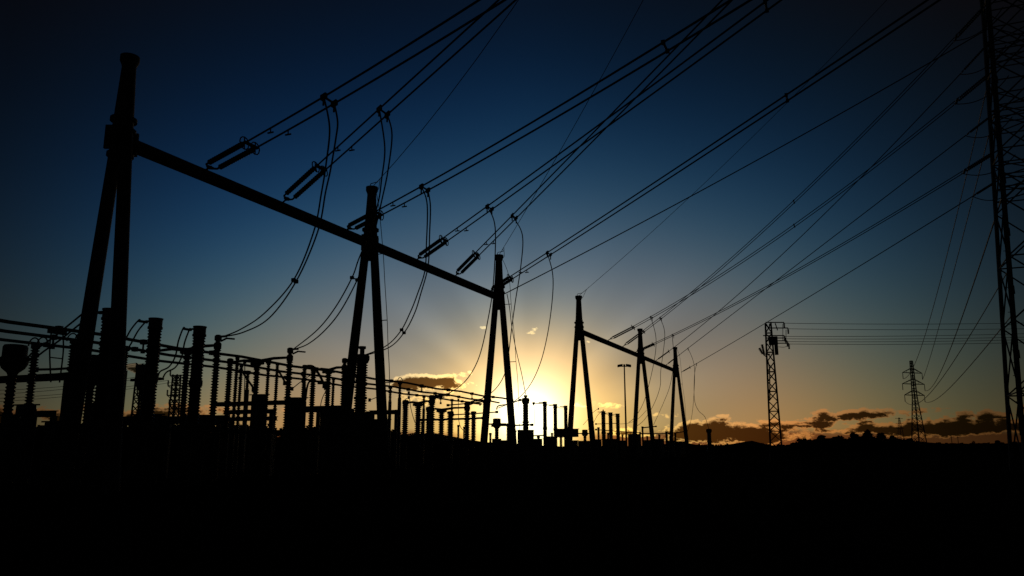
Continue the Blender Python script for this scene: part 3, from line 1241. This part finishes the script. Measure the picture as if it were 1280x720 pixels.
def disconnector(ue, vtop, uc, ul, label, zarm_v, w=W2, zb=2.7, rs=.2, top_term=True):
    """three post insulators across the bay with a rotating arm on the middle one"""
    pe = pw(ue, vtop, w)
    s = pe.dot(D)
    qe = ground(pe)
    qc = ground(ps(uc, zarm_v, s))
    ql = ground(ps(ul, zarm_v, s))
    za = zat(ue, zarm_v, pe)
    t = thing('disconnector', label, 'switch', qe, 'three-post rotary disconnectors')
    m_ = MB()
    d0 = (qe - ql)
    for o in (-.18, .18):
        m_.bar(ql - N * .4 + D * o + UP * (zb - .16), qe + N * .4 + D * o + UP * (zb - .16), .12, .2)
    m_.build('base_frame', STEEL, t)
    for q in (qe, ql):
        m2 = MB()
        for o in (-.18, .18):
            m2.bar(q + D * o, q + D * o + UP * (zb - .27), .14)
        for k in range(3):
            z = (zb - .3) * k / 3
            m2.bar(q - D * .18 + UP * z, q + D * .18 + UP * (z + (zb - .3) / 3), .06)
        m2.build('stand', STEEL, t)
    for q, zt in ((qe, za - .1), (qc, za - .3), (ql, za - .1)):
        porcelain(t, q, zb, zt, rs * .62, rs, .14)
    m3 = MB()
    m3.lathe(qe + UP * (za - .12), [(rs * .7, 0), (rs * .95, .05), (rs * .95, .3), (rs * .7, .36)], 12)
    if top_term:
        m3.lathe(qe + UP * (za + .2), insulator_prof(pe.z - za - .45, rs * .5, rs * .72, .13), 12)
        m3.lathe(qe + UP * (pe.z - .3), [(rs * .6, 0), (rs * .9, .05), (rs * .9, .26), (rs * .5, .32)], 12)
    m3.bar(qe + UP * (pe.z - .08), qe + UP * (pe.z - .08) + N * .55, .1)
    m3.build('line_terminal', ALU, t)
    m4 = MB()
    m4.lathe(ql + UP * (za - .12), [(rs * .7, 0), (rs * .95, .05), (rs * .95, .3), (rs * .5, .36)], 12)
    m4.build('end_terminal', ALU, t)
    m5 = MB()
    c = qc + UP * (za - .05)
    m5.lathe(qc + UP * (za - .3), [(rs * .9, 0), (rs * 1.15, .06), (rs * 1.15, .16), (rs * .6, .26)], 12)
    m5.tube([ql + UP * za, ql.lerp(qc, .5) + UP * (za + .06), c, qc.lerp(qe, .5) + UP * (za + .1), qe + UP * (za + .1)], [.07, .085, .12, .085, .07], 8)
    m5.tube([c - UP * .1 - N * .45, c + N * .45 - UP * .1], .09, 8)
    m5.build('rotary_arm', ALU, t)
    m6 = MB()
    m6.tube([qe + UP * (za + .3) + N * .2, qe + UP * (za + .42) + N * .55, qe + UP * (za + .36) + N * 1.05], .05, 6)
    m6.build('arcing_horn', STEEL, t)
    return qe, qc, ql, za


DS = [disconnector(273, 419, 235, 196, 'rotary disconnector whose centre post stands left of the third breaker column', 434),
      disconnector(363, 435, 322, 288, 'rotary disconnector with an open arm between second and third ribbed posts', 449),
      disconnector(431, 448, 411, 392, 'rotary disconnector just left of the middle near column', 461),
      disconnector(540, 494, 523, 507, 'rotary disconnector right of the dark cloud, first behind the beam', 503, zb=2.3, rs=.27),
      disconnector(584, 503, 552, 536, 'rotary disconnector left of the third near column', 511, zb=2.2, rs=.27),
      ]


def bus_post(u, v, w, label, zb=2.6, rs=.17, loops=0, name='post_insulator', cap=.25, pipe=True):
    p = pw(u, v, w)
    q = ground(p)
    t = thing(name, label, 'insulator', q, 'slim post insulators of the yard')
    zb = min(zb, p.z * .55)
    support(t, q, zb, .2, not pipe)
    porcelain(t, q, zb, p.z - cap, rs * .6, rs, .13)
    m_ = MB()
    m_.lathe(q + UP * (p.z - cap), [(rs * .6, 0), (rs * .95, .05), (rs * .95, cap - .04), (rs * .5, cap)], 12)
    for k in range(loops):
        c = q + UP * (p.z - .05) + N * (.28 * (-1 if k == 0 else 1))
        m_.tube([c + (N * math.cos(a) * .36 + UP * math.sin(a) * .36) + D * .1 for a in [i * math.pi / 10 for i in range(11)]], .035, 6)
    m_.build('top_fitting', ALU, t)
    return q, p.z


for args in [(45, 430, 34.3, 'slim post with two wire loops on top beside the big left transformer', 2.6, .2, 2),
             (93, 424, 34.3, 'post with wire loops half hidden by the first splayed leg', 2.6, .2, 2),
             (297, 445, 33, 'slim post right of the first ribbed disconnector post', 2.6, .13),
             (336, 452, 33, 'thin post left of the second ribbed disconnector post', 2.6, .13),
             (302, 455, 36, 'thin post behind the second disconnector arm', 2.6, .13),
             (347, 453, 36, 'thin post close behind the second ribbed post', 2.6, .14),
             (417, 472, 36, 'thin post left of the middle near column', 2.6, .14),
             (381, 456, 31.5, 'post with bent tube on top between the second and third disconnectors', 2.6, .16),
             (592, 514, 31.5, 'post insulator close left of the third column left leg', 2.2, .27),
             (563, 514, 31.5, 'stout post under the lower bus tubes right of the dark cloud', 2.2, .3),
             (635, 529, 33, 'short post beneath the wires at the third column', 2.0, .2),
             (673, 545, 33, 'short stubby post right of the sun', 1.6, .2),
             (748, 534, 33, 'short post left of the three breaker columns', 1.8, .2),
             (803, 533, 31, 'short post with bent top between the middle far legs', 1.8, .2),
             (844, 541, 30.5, 'short post with bent top at the last far column', 1.6, .24),
             (833, 539, 31, 'short square-topped post left of the last far column', 1.6, .3),
             (815, 543, 33, 'short post beside the middle far column foot', 1.6, .25),
             (824, 543, 33, 'short post in front of the low bus tube', 1.6, .25),
             (792, 541, 33, 'short post at the left foot of the middle far column', 1.6, .25),
             (701, 536, 31, 'low post right of the middle slim breaker column', 1.6, .2),
             (573, 531, 38, 'tiny post low behind the disconnectors', 1.5, .14), (606, 538, 38, 'tiny post low at the third column left leg', 1.5, .14),
             (580, 533, 41, 'tiny post next to the low cross wire', 1.5, .12),
             (740, 541, 36, 'small post just right of the far-gantry transformer', 1.4, .18), (760, 541, 36, 'small post behind the three far breaker columns', 1.4, .2),
             (778, 543, 36, 'small post beside the lamp mast foot', 1.4, .2), (690, 541, 36, 'small post between the slim breaker columns', 1.5, .18),
             (644, 538, 36, 'small post at the right leg of the third column', 1.5, .18), (838, 545, 34, 'small post behind the square-topped post', 1.3, .25),
             (857, 547, 34, 'small post right of the last far column', 1.3, .25), (809, 545, 35, 'small post left of the low bus tube end', 1.3, .22),
             (613, 541, 36, 'small post under the transformer at the third column', 1.5, .16), (528, 527, 38, 'small post low behind the first far disconnector', 1.6, .16)]:
    bus_post(*args)


# CVT style columns with a bowl head, one per bay, taking the line drop
def voltage_transformer(u, v, w, r, label, zb=2.4):
    p = pw(u, v, w)
    q = ground(p)
    t = thing('voltage_transformer', label, 'transformer', q, 'voltage transformers under the gantry columns')
    support(t, q, zb - .5, .34)
    MB().box(q + UP * (zb - .2), D * .45, N * .45, UP * .3, .12).build('base_tank', BOXM, t)
    H = p.z - zb
    zh = p.z - H * .10
    porcelain(t, q, zb + .1, zb + H * .40, r * .75, r, .15)
    MB().lathe(q + UP * (zb + H * .40), [(r * .8, 0), (r * 1.0, .04), (r * 1.0, .16), (r * .8, .2)], 16).build('flange', STEEL, t)
    porcelain(t, q, zb + H * .40 + .2, zb + H * .80, r * .72, r * .96, .15)
    hb = zb + H * .80
    MB().lathe(q + UP * hb, [(r * .7, 0), (r * .95, .08), (r * 1.15, .3), (r * 1.15, .5), (r * .95, .6), (r * .35, .64), (r * .35, p.z - hb - .18), (r * .55, p.z - hb - .16), (r * .55, p.z - hb)], 18).build('bowl_head', ALU, t)
    return q, p.z


voltage_transformer(453, 433, 29.0, .43, 'stout ribbed transformer with bowl head between the middle column legs')
voltage_transformer(657, 494, 29.0, .33, 'stout ribbed transformer silhouetted right on the sun', 2.2)
voltage_transformer(886, 536, 20, .36, 'lone ribbed post with cable, right of the last far column', 1.2)

# tubular busbars running the length of the yard
busn = ['highest of the three parallel bus tubes at left', 'middle of the three parallel bus tubes at left', 'lowest of the three parallel bus tubes at left']
BUSP = []
for i, ((v0, wa), (u1, v1)) in enumerate(zip([(399, 34.3), (412, 37.3), (424, 40.6)], [(640, 500), (624, 503.5), (602, 505)])):
    a = pw(-60, v0 - 60 * .152, wa)
    c = pw(u1, v1, wa)
    bt = thing('bus_tube', busn[i], 'busbar', a, 'long parallel bus tubes of the yard')
    MB().tube([a.lerp(c, k / 24) - UP * .05 * math.sin(k * 1.57) for k in range(25)], .085, 10).build('tube', ALU, bt)
    for k in range(1, 12):
        m_ = MB()
        p = a.lerp(c, k / 12)
        m_.box(p, D * .12, N * .13, UP * .13)
        if k % 2 == i % 2:
            m_.tube([p, p - UP * .45], .05, 6)
            m_.box(p - UP * .5, D * .08, N * .08, UP * .1)
        m_.build('clamp', STEEL, bt)
    BUSP.append((a, c))


def on_bus(i, u):
    a, c = BUSP[i]
    lo, hi = 0., 1.
    for _ in range(40):
        md = (lo + hi) / 2
        if px(a.lerp(c, md))[0] < u:
            lo = md
        else:
            hi = md
    return a.lerp(c, lo)


def bus_frame(u, i, label, loop=True, cross=None):
    p = on_bus(i, u)
    q = ground(p)
    t = thing('bus_support', label, 'support', q, 'post supports carrying the bus tubes')
    MB().bar(q, q + UP * (p.z - 1.25), .26, .26).build('post', STEEL, t)
    porcelain(t, q, p.z - 1.25, p.z - .1, .09, .15, .12)
    m_ = MB()
    m_.box(q + UP * (p.z - .02), D * .16, N * .12, UP * .13)
    if loop:
        m_.tube([p + N * math.cos(a) * .22 + UP * (.1 + math.sin(a) * .3) for a in [k * math.pi / 8 for k in range(9)]], .035, 5)
    m_.build('top_fitting', ALU, t)
    return q, p.z


bus_frame(500, 0, 'post under the bus tubes left of the dark cloud', True)
bus_frame(488, 1, 'post close right of the middle near column', False)
bus_frame(530, 2, 'post under the lower tubes below the dark cloud', False)
bus_frame(565, 2, 'post under the lower tubes below the bright cloud', False)
bus_frame(605, 1, 'post under the tubes left of the third near column', True)
bus_frame(640, 0, 'thin post where the bus tubes end by the sun', False)
bus_frame(310, 2, 'bus post behind the second disconnector', False)
bus_frame(158, 1, 'bus post behind the first gantry column', False)


# cross tubes (along the bay) and low connections
def cross_tube(u0, v0, u1, v1, w, label, r=.06, n=2):
    a, c = pw(u0, v0, w), pw(u1, v1, w)
    t = thing('connecting_tube', label, 'busbar', a, 'short connecting tubes between apparatus')
    MB().tube([a, a.lerp(c, .5) - UP * .02, c], r, 8).build('tube', ALU, t)
    for p in (a, c):
        MB().box(p, D * .1, N * .12, UP * .12).build('clamp', STEEL, t)


def cross_s(u0, v0, u1, v1, w, label, r=.06):
    """tube across the bay: starts on plane w at u0, runs along N to u1"""
    a = pw(u0, v0, w)
    c = ps(u1, v1, a.dot(D))
    t = thing('connecting_tube', label, 'busbar', a, 'short connecting tubes between apparatus')
    MB().tube([a, a.lerp(c, .5) - UP * .02, c], r, 8).build('tube', ALU, t)
    for p in (a, c):
        MB().box(p, D * .1, N * .12, UP * .12).build('clamp', STEEL, t)
    return a, c


cross_s(92, 460, 44, 462, 34.3, 'thin tube between the two looped posts at left')
cross_s(527, 525, 604, 522.5, 36, 'low heavy tube running from the dark cloud to the third column', .09)
cross_s(605, 502, 560, 506.5, 33, 'tube feeding the disconnector left of the third column')
cross_s(621, 515, 566, 518.5, 33, 'tube running left from the transformer at the third column')
cross_s(616, 532, 665, 531, 31, 'tube level with the sun behind the third column', .07)
cross_s(800, 542, 836, 542, 33, 'low bus tube behind the far gantry columns', .09)
cross_s(745, 537, 800, 541, 34, 'low tube running right from the first far leg', .06)
cross_s(496, 514, 460, 516, 34, 'short tube right of the middle column', .07)
cross_tube(667, 504, 681, 504, 33, 'thin bar reaching the highest slim breaker column', .05)

# heavy steel beams carrying small gear at the left


def steel_beam(u0, v0, u1, v1, w, label, hgt=.32, legs=True):
    a = pw(u0, v0, w)
    c = ps(u1, v1, a.dot(D))
    c.z = a.z if abs(c.z - a.z) < .35 else c.z
    t = thing('steel_beam', label, 'beam', ground(a), 'low steel support beams of the yard')
    m_ = MB()
    for z in (-hgt / 2, hgt / 2):
        m_.bar(a + UP * z, c + UP * z, .24, .04)
    m_.bar(a, c, .05, hgt)
    m_.build('girder', STEEL, t)
    if legs:
        for p in (a.lerp(c, .08), a.lerp(c, .92)):
            MB().bar(ground(p), p - UP * (hgt / 2 + .02), .22, .22).build('post', STEEL, t)
    return a, c


steel_beam(96, 470, -40, 479, 35.5, 'heavy beam crossing low in front of the left edge')
steel_beam(70, 517, 40, 519, 34, 'short low beam under the left posts', .25)
steel_beam(345, 514, 280, 517, 32, 'low beam under the second disconnector', .22)
steel_beam(346, 523, 284, 526, 33, 'lower beam under the second disconnector', .22)
steel_beam(400, 513, 376, 515, 32, 'short low beam beside the grey cabinet', .2)
steel_beam(498, 515, 462, 517, 33, 'low beam right of the middle column', .3)
steel_beam(206, 525, 120, 528, 32, 'low beam behind the first gantry column', .4)
steel_beam(280, 524, 206, 527, 32, 'low beam under the third breaker column', .4)


# bracket with bent tubes (between the second and third disconnectors)
def bent_tube(pts, w, label, r=.07):
    P = [pw(u, v, w) for u, v in pts]
    t = thing('bent_tube', label, 'tube', P[0], 'bent connecting tubes')
    MB().tube(catmull(P, 5), r, 8).build('tube', ALU, t)
    m_ = MB()
    m_.box(P[-1], D * .1, N * .12, UP * .12)
    m_.build('clamp', STEEL, t)


steel_beam(362, 503, 268, 507, 30.6, 'upper low beam under the second disconnector', .22, False)
steel_beam(428, 509, 362, 512, 31.5, 'low beam beside the wide grey cabinet', .2)
bent_tube([(381, 500), (380.5, 470), (381, 460), (385, 457.5), (392, 459), (400, 470), (406, 483)], 31.5, 'bent tube hooking over from the post right of the second ribbed post', .085)
bent_tube([(382, 500), (384, 484), (387, 477), (394, 476.5), (400, 478)], 31.0, 'smaller bent tube under the hooked one', .06)
bent_tube([(304, 466), (309, 474), (314, 481), (318, 487)], 31, 'sloping tube behind the second disconnector', .06)
bent_tube([(348, 463), (352, 470), (357, 479)], 31, 'sloping tube touching the second ribbed post', .06)
bent_tube([(586, 504), (591, 501.5), (602, 500.5), (612, 500)], 29.5, 'curved tube on top of the post left of the third column', .07)
bent_tube([(621, 512), (622, 508), (627, 506.5), (636, 505), (650, 500)], 31, 'curved tube rising from the transformer at the third column', .06)
bent_tube([(541, 497), (544, 495), (550, 494.5), (560, 493.5)], 29.5, 'curved tube on the disconnector post under the dark cloud', .08)
bent_tube([(804, 535), (805, 534.5), (810, 534), (820, 533)], 31, 'bent stub on the short post between the far columns', .09)
bent_tube([(844, 543), (845, 541), (849, 540.5), (858, 539)], 30.5, 'bent stub on the short post at the last far column', .09)


def vertical_drop(u, i, u2, v2, label):
    p = on_bus(i, u)
    o = thing('dropper', label, 'cable', p, 'twin droppers hanging from the bus tubes')
    for k in (-1, 1):
        e = pw(u2 + 3.0 * k, v2, wof(p))
        MB().tube(catmull([p + D * .3 * k - UP * .2, p.lerp(e, .4) + D * .3 * k - UP * .05, e + D * .1 * k]), .035, 6).build('cable', ALU, o)
    MB().box(p - UP * .1, D * .42, N * .12, UP * .16).build('clamp', STEEL, o)
    m_ = MB()
    md = p.lerp(pw(u2, v2, wof(p)), .55)
    m_.bar(md - D * .3, md + D * .3, .05)
    m_.build('spacer', STEEL, o)


vertical_drop(72, 0, 69, 478, 'twin dropper hanging from the bus tube at far left')


def thin_drop(pts, w, label):
    P = [pw(u, v, w) for u, v in pts]
    t = thing('thin_lead', label, 'cable', P[0], 'thin curved leads among the disconnectors')
    MB().tube(catmull(P, 6), .03, 5).build('cable', ALU, t)
    m_ = MB()
    m_.box(P[0], D * .07, N * .07, UP * .12)
    m_.build('clamp', STEEL, t)


thin_drop([(511, 491), (512, 500), (514, 512), (518, 526), (522, 533)], 34, 'thin lead swinging down right of the bus post under the dark cloud')
thin_drop([(511, 497), (507, 499), (504, 505), (504, 512)], 34, 'thin short hook beside the bus post under the dark cloud')
thin_drop([(573, 500), (573, 520), (575, 532), (579, 538)], 34, 'thin lead dropping left of the third column')
thin_drop([(667, 505), (668, 515), (668, 531)], 33, 'thin vertical lead between sun and first slim breaker column')
thin_drop([(306, 452), (306, 475), (305, 505)], 33, 'thin vertical lead behind the second disconnector')
thin_drop([(365, 486), (375, 478), (385, 471), (393, 467)], 33, 'thin lead sloping up right of the second ribbed post')
thin_drop([(748, 511), (742, 515), (735, 524), (729, 531)], 33, 'thin lead from the breaker columns down to the first far leg')
thin_drop([(754, 513), (747, 519), (741, 530), (735, 537)], 33, 'second thin lead down beside the first far leg')
thin_drop([(772, 530), (785, 529), (797, 524), (808, 513)], 33, 'thin lead sweeping up behind the middle far column')
thin_drop([(462, 500), (470, 497), (478, 494)], 32, 'thin lead between the middle column legs')
thin_drop([(400, 520), (401, 505), (404, 495), (409, 486)], 33, 'thin lead rising right of the hooked tube')


# marshalling cabinets and tanks low among the apparatus
def cabinet(u0, u1, vtop, w, label, depth=.32, feet=.3):
    a, c = pw(u0, vtop, w), pw(u1, vtop, w)
    md = (a + c) / 2
    hw = (c - a).length / 2 * .82
    ax = (c - a).normalized()
    ay = ax.cross(UP)
    t = thing('control_cabinet', label, 'cabinet', ground(md), 'grey control cabinets in the yard')
    zt = md.z
    MB().box(Vector((md.x, md.y, (zt + feet) / 2)), ax * hw, ay * depth, UP * (zt - feet) / 2, .06).build('housing', BOXM, t)
    MB().box(Vector((md.x, md.y, zt + .03)), ax * (hw + .06), ay * (depth + .06), UP * .03).build('lid', BOXM, t)
    MB().box(Vector((md.x, md.y, feet / 2)), ax * hw * (.85 if feet < 1 else .22), ay * depth * .8, UP * feet / 2).build('plinth', STEEL, t)
    dr = MB().box(Vector((md.x, md.y, (zt + feet) / 2)) + ay * (depth + .012), ax * hw * .9, ay * .01, UP * (zt - feet) / 2 * .9).build('door', BOXM, t)
    MB().tube([Vector((md.x, md.y, zt * .55)) + ay * (depth + .05) + ax * hw * .6, Vector((md.x, md.y, zt * .55 + .15)) + ay * (depth + .05) + ax * hw * .6], .02, 6).build('handle', STEEL, dr)


cabinet(24, 42, 507, 31, 'low squat cabinet right of the big left transformer')
cabinet(360, 380, 498, 30, 'tall grey cabinet right of the second ribbed post')
cabinet(404, 420, 509, 30.5, 'wide grey cabinet left of the middle near column')
cabinet(422, 440, 512, 31, 'low cabinet at the middle column left leg')
cabinet(440, 466, 516, 28.5, 'low wide cabinet under the bowl-headed transformer')
cabinet(697, 722, 536.5, 27.5, 'wide flat cabinet at the first far gantry leg', .3, pw(709, 546.5, 27.5).z)
cabinet(649, 665, 538, 28.4, 'cabinet directly below the sun at the ribbed transformer')
cabinet(318, 331, 494, 31.2, 'small cabinet under the second disconnector centre post')
cabinet(118, 134, 505, 30, 'cabinet between the first column legs')
cabinet(6, 22, 520, 30, 'low cabinet under the big left transformer')
cabinet(60, 78, 528, 29, 'low cabinet left of the first splayed leg')
cabinet(170, 200, 519, 29, 'wide low cabinet right of the first gantry column')
cabinet(232, 262, 520, 29, 'wide low cabinet below the third breaker column')
cabinet(786, 800, 543, 31, 'small cabinet at the middle far column foot')
cabinet(846, 856, 552, 30, 'small cabinet at the last far column foot')
cabinet(656, 668, 553, 28.5, 'small low cabinet below the sun')
cabinet(466, 484, 525, 28, 'low cabinet right of the middle near column foot')

for u0, u1, v, w, lab in [(668, 675, 549, 31, 'low box right below the sun, beside the ribbed transformer cabinet'), (684, 691, 546, 32, 'low box under the highest slim breaker column'),
                          (712, 720, 551, 31, 'low box left of the first far gantry foot'), (724, 737, 551.5, 34, 'low wide box between the first far gantry legs'),
                          (742, 750, 549.5, 34, 'low box right of the first far gantry legs'), (757, 771, 549, 31.5, 'low wide box at the feet of the three far breaker columns'),
                          (774, 780, 551, 34, 'little box left of the lamp mast foot'), (804, 813, 550.5, 34, 'low box right of the middle far column foot'),
                          (819, 829, 549, 34, 'low box under the low bus tube'), (836, 843, 551, 34, 'low box left of the last far column foot'), (625, 634, 551, 33, 'low box inside the legs of the third column')]:
    cabinet(u0, u1, v, w, lab)
cross_s(682, 544, 655, 545, 33, 'low tube under the slim breaker columns', .07)
cross_s(772, 529, 745, 530, 33.5, 'thin tube linking the three far breaker columns', .05)
thin_drop([(681, 503), (687, 507), (694, 506.5)], 33, 'slack lead linking the first and middle slim breaker columns')
thin_drop([(694, 506.5), (700, 510), (706.5, 508.5)], 33, 'slack lead linking the middle and last slim breaker columns')
thin_drop([(754, 515), (759, 518), (763, 517)], 33, 'slack lead joining the first two far breaker heads')
thin_drop([(763, 517), (768, 520), (772, 518.5)], 33, 'slack lead joining the last two far breaker heads')

# ------------------------------------------------------------------ medium voltage lattice pole (right of centre)
MB0 = pY(970, 558, 100)
MB0.z = 0


def mw(z):
    return .70 + (.36 - .70) * z / 15.9


MX = Vector((math.cos(.32), -math.sin(.32), 0))
MY = Vector((-MX.y, MX.x, 0))


def mleg(sx, sy, z):
    return MB0 + MX * mw(z) * sx + MY * mw(z) * sy + UP * z


HT = zat(967, 404, MB0)
lv = [HT * i / 14 for i in range(15)]
mp = lattice_tower('lattice_pole', 'slender lattice power pole with cluttered head right of the far gantry', mleg, lv, .11, .045, 'lattice distribution poles', None, MB0)
ends = []
for (v, u0, u1) in [(403, 957, 980), (410, 960, 985), (419.5, 954, 980.5), (422.5, 957, 982), (426, 960, 984), (429, 964, 986)]:
    m_ = MB()
    a, c = pY(u0, v, 100), pY(u1, v, 100)
    m_.bar(a, c, .13, .12)
    m_.build('cross_arm', STEEL, mp)
    i_ = MB().lathe(c - UP * .75, insulator_prof(.7, .07, .14, .14), 10).build('insulator', PORC, mp)
    ends.append((u1, v + 1))
m_ = MB()
for s in (-1, 1):
    m_.bar(pY(962, 405, 100) + MY * .4 * s, pY(961.5, 411, 100) + MY * .4 * s, .1)
    m_.bar(pY(957, 403.5, 100), pY(962.5, 413, 100), .1)
    m_.bar(pY(969, 404, 100), pY(972, 413, 100), .1)
m_.build('head_brackets', STEEL, mp)
c = pY(966.5, 426, 100)
MB().box(c, MX * .55, MY * .4, UP * .5, .1).build('switch_box', BOXM, mp)
MB().box(pY(970.5, 437, 100) + MY * -.4, MX * .22, MY * .2, UP * .7, .06).build('drive_box', BOXM, mp)
m_ = MB()
m_.tube([pY(962.5, 443, 100), pY(954, 442.5, 100)], .08, 6)
m_.tube([pY(954, 443, 100), pY(958, 446, 100), pY(960.5, 453, 100), pY(962, 461, 100), pY(962.5, 500, 100)], .07, 6)
m_.build('cable_bracket', STEEL, mp)
for (a, c) in (((949, 435), (953.5, 442.5)), ((952.5, 430.5), (955, 442))):
    mb = MB()
    A, B = pY(*c, 100), pY(*a, 100)
    lathe_along(mb, A, B, insulator_prof((B - A).length, .1, .2, .16), 10)
    mb.build('cable_termination', PORC, mp)
m_ = MB()
for (a, c, r_) in (((978.5, 405), (978.5, 426), 0), ((982.5, 412), (982.5, 424), 0)):
    m_.tube([pY(*a, 99.7), pY(*c, 99.7)], .04, 5)
m_.tube(catmull([pY(985, 430, 99.8), pY(983, 433, 99.8), pY(979, 434, 99.8), pY(973, 433.5, 99.8)]), .03, 5)
m_.build('jumper', ALU, mp)
LN = ['top', 'second', 'third', 'fourth', 'fifth', 'lowest']
for (u, v), v2, nm in zip(ends, (401.5, 408.5, 413, 418, 421, 425), LN):
    a = pY(u, v, 100)
    e = pY(1450, v2 - 2.5, 112)
    o = thing('conductor_cable', nm + ' of the near-level wires running right from the lattice pole', 'cable', a, 'wires running right from the lattice pole')
    MB().tube([a.lerp(e, k / 30) - UP * 1.0 * 4 * (k / 30) * (1 - k / 30) * .35 for k in range(31)], .03, 5).build('cable', ALU, o)

# ------------------------------------------------------------------ lamp mast
LB = pw(783, 553, 31)
LB.z = 0
LBt = zat(782, 458, LB)
lm = thing('lamp_mast', 'tall thin floodlight mast with two flat heads, unlit, between far gantry columns', 'street lamp', LB)
MB().tube([LB, LB + UP * LBt], [.16, .09], 12).build('pole', POLE, lm)
LR = Vector((1, 0, 0))
MB().tube([LB + UP * LBt - LR * .75, LB + UP * LBt + LR * .75], .06, 8).build('bracket', STEEL, lm)
for s in (-1, 1):
    hd = MB()
    c = LB + UP * (LBt + .12) + LR * .62 * s
    hd.box(c, LR * .36 + UP * .06 * -s, Vector((0, .3, 0)), UP * .17, .08)
    hd.build('lamp_head', LAMPM, lm)
MB().box(LB + UP * (LBt + .15), LR * .14, Vector((0, .15, 0)), UP * .16, .05).build('junction_box', BOXM, lm)


# ------------------------------------------------------------------ lattice masts of the lines behind the yard (left)
def small_pylon(u, vtop, vbase, y, hw0, hw1, armspec, label):
    base = pY(u, 560, y)
    base.z = 0
    z1 = zat(u, vtop, base)
    X1 = Vector((math.cos(-.3), math.sin(-.3), 0))
    Y1 = Vector((-X1.y, X1.x, 0))
    f = lambda sx, sy, z: base + X1 * (hw0 + (hw1 - hw0) * z / z1) * sx + Y1 * (hw0 + (hw1 - hw0) * z / z1) * sy + UP * z
    n = 14
    t = lattice_tower('lattice_pole', label, f, [z1 * i / n for i in range(n + 1)], .12, .07, 'lattice distribution poles', None, base)
    out = []
    for (v, l0, l1) in armspec:
        z = zat(u, v, base)
        sc = y / FPX
        m_ = MB()
        a, c = base + X1 * l0 * sc + UP * z, base + X1 * l1 * sc + UP * z
        m_.bar(a, c, .18, .16)
        m_.bar(base + UP * (z - .9), c, .08)
        m_.bar(base + UP * (z - .9), a, .08)
        m_.build('cross_arm', STEEL, t)
        for p in (a, c):
            MB().lathe(p + UP * .08, insulator_prof(.75, .08, .16, .16), 8).build('insulator', PORC, t)
            out.append(p + UP * .85)
    return out


e1 = small_pylon(168.5, 455, 560, 105, .62, .42, [(461, -9, 10), (479, -8, 14), (491, -4, 9)], 'lattice mast with stubby arms seen just right of the first column')
e2 = small_pylon(213.5, 468, 560, 118, .55, .38, [(469, -10, 13), (482, -12, 14), (494, -12, 13), (506, -8, 12)], 'lattice mast with many arms left of the third breaker column')
NM = ['uppermost', 'second', 'third', 'fourth', 'fifth', 'sixth']
for p, v2, nm in zip(e1[:4] + e2[2:4], (470, 478, 486, 494, 500, 506), NM):
    e = pY(-120, v2, 92)
    o = thing('conductor_cable', nm + ' faint wire behind the left transformer, sagging away to the left', 'cable', p, 'faint wires behind the left yard')
    MB().tube([p.lerp(e, k / 24) - UP * 4 * (k / 24) * (1 - k / 24) * .8 for k in range(25)], .028, 5).build('cable', ALU, o)

# ------------------------------------------------------------------ tiny far poles on the right horizon
for u, v, lab in [(1189, 545, 'thin far pole on the horizon, left of the pair'), (1197, 545.5, 'thin far pole on the horizon, right of the pair')]:
    p = pY(u, v, 700)
    t = thing('utility_pole', lab, 'pole', ground(p), 'thin far poles on the horizon')
    MB().tube([ground(p), p], [.3, .22], 6).build('pole', POLE, t)
    MB().bar(p - UP * .8 - Vector((1.1, 0, 0)), p - UP * .8 + Vector((1.1, 0, 0)), .2).build('cross_arm', STEEL, t)
print('objects', len(bpy.data.objects))
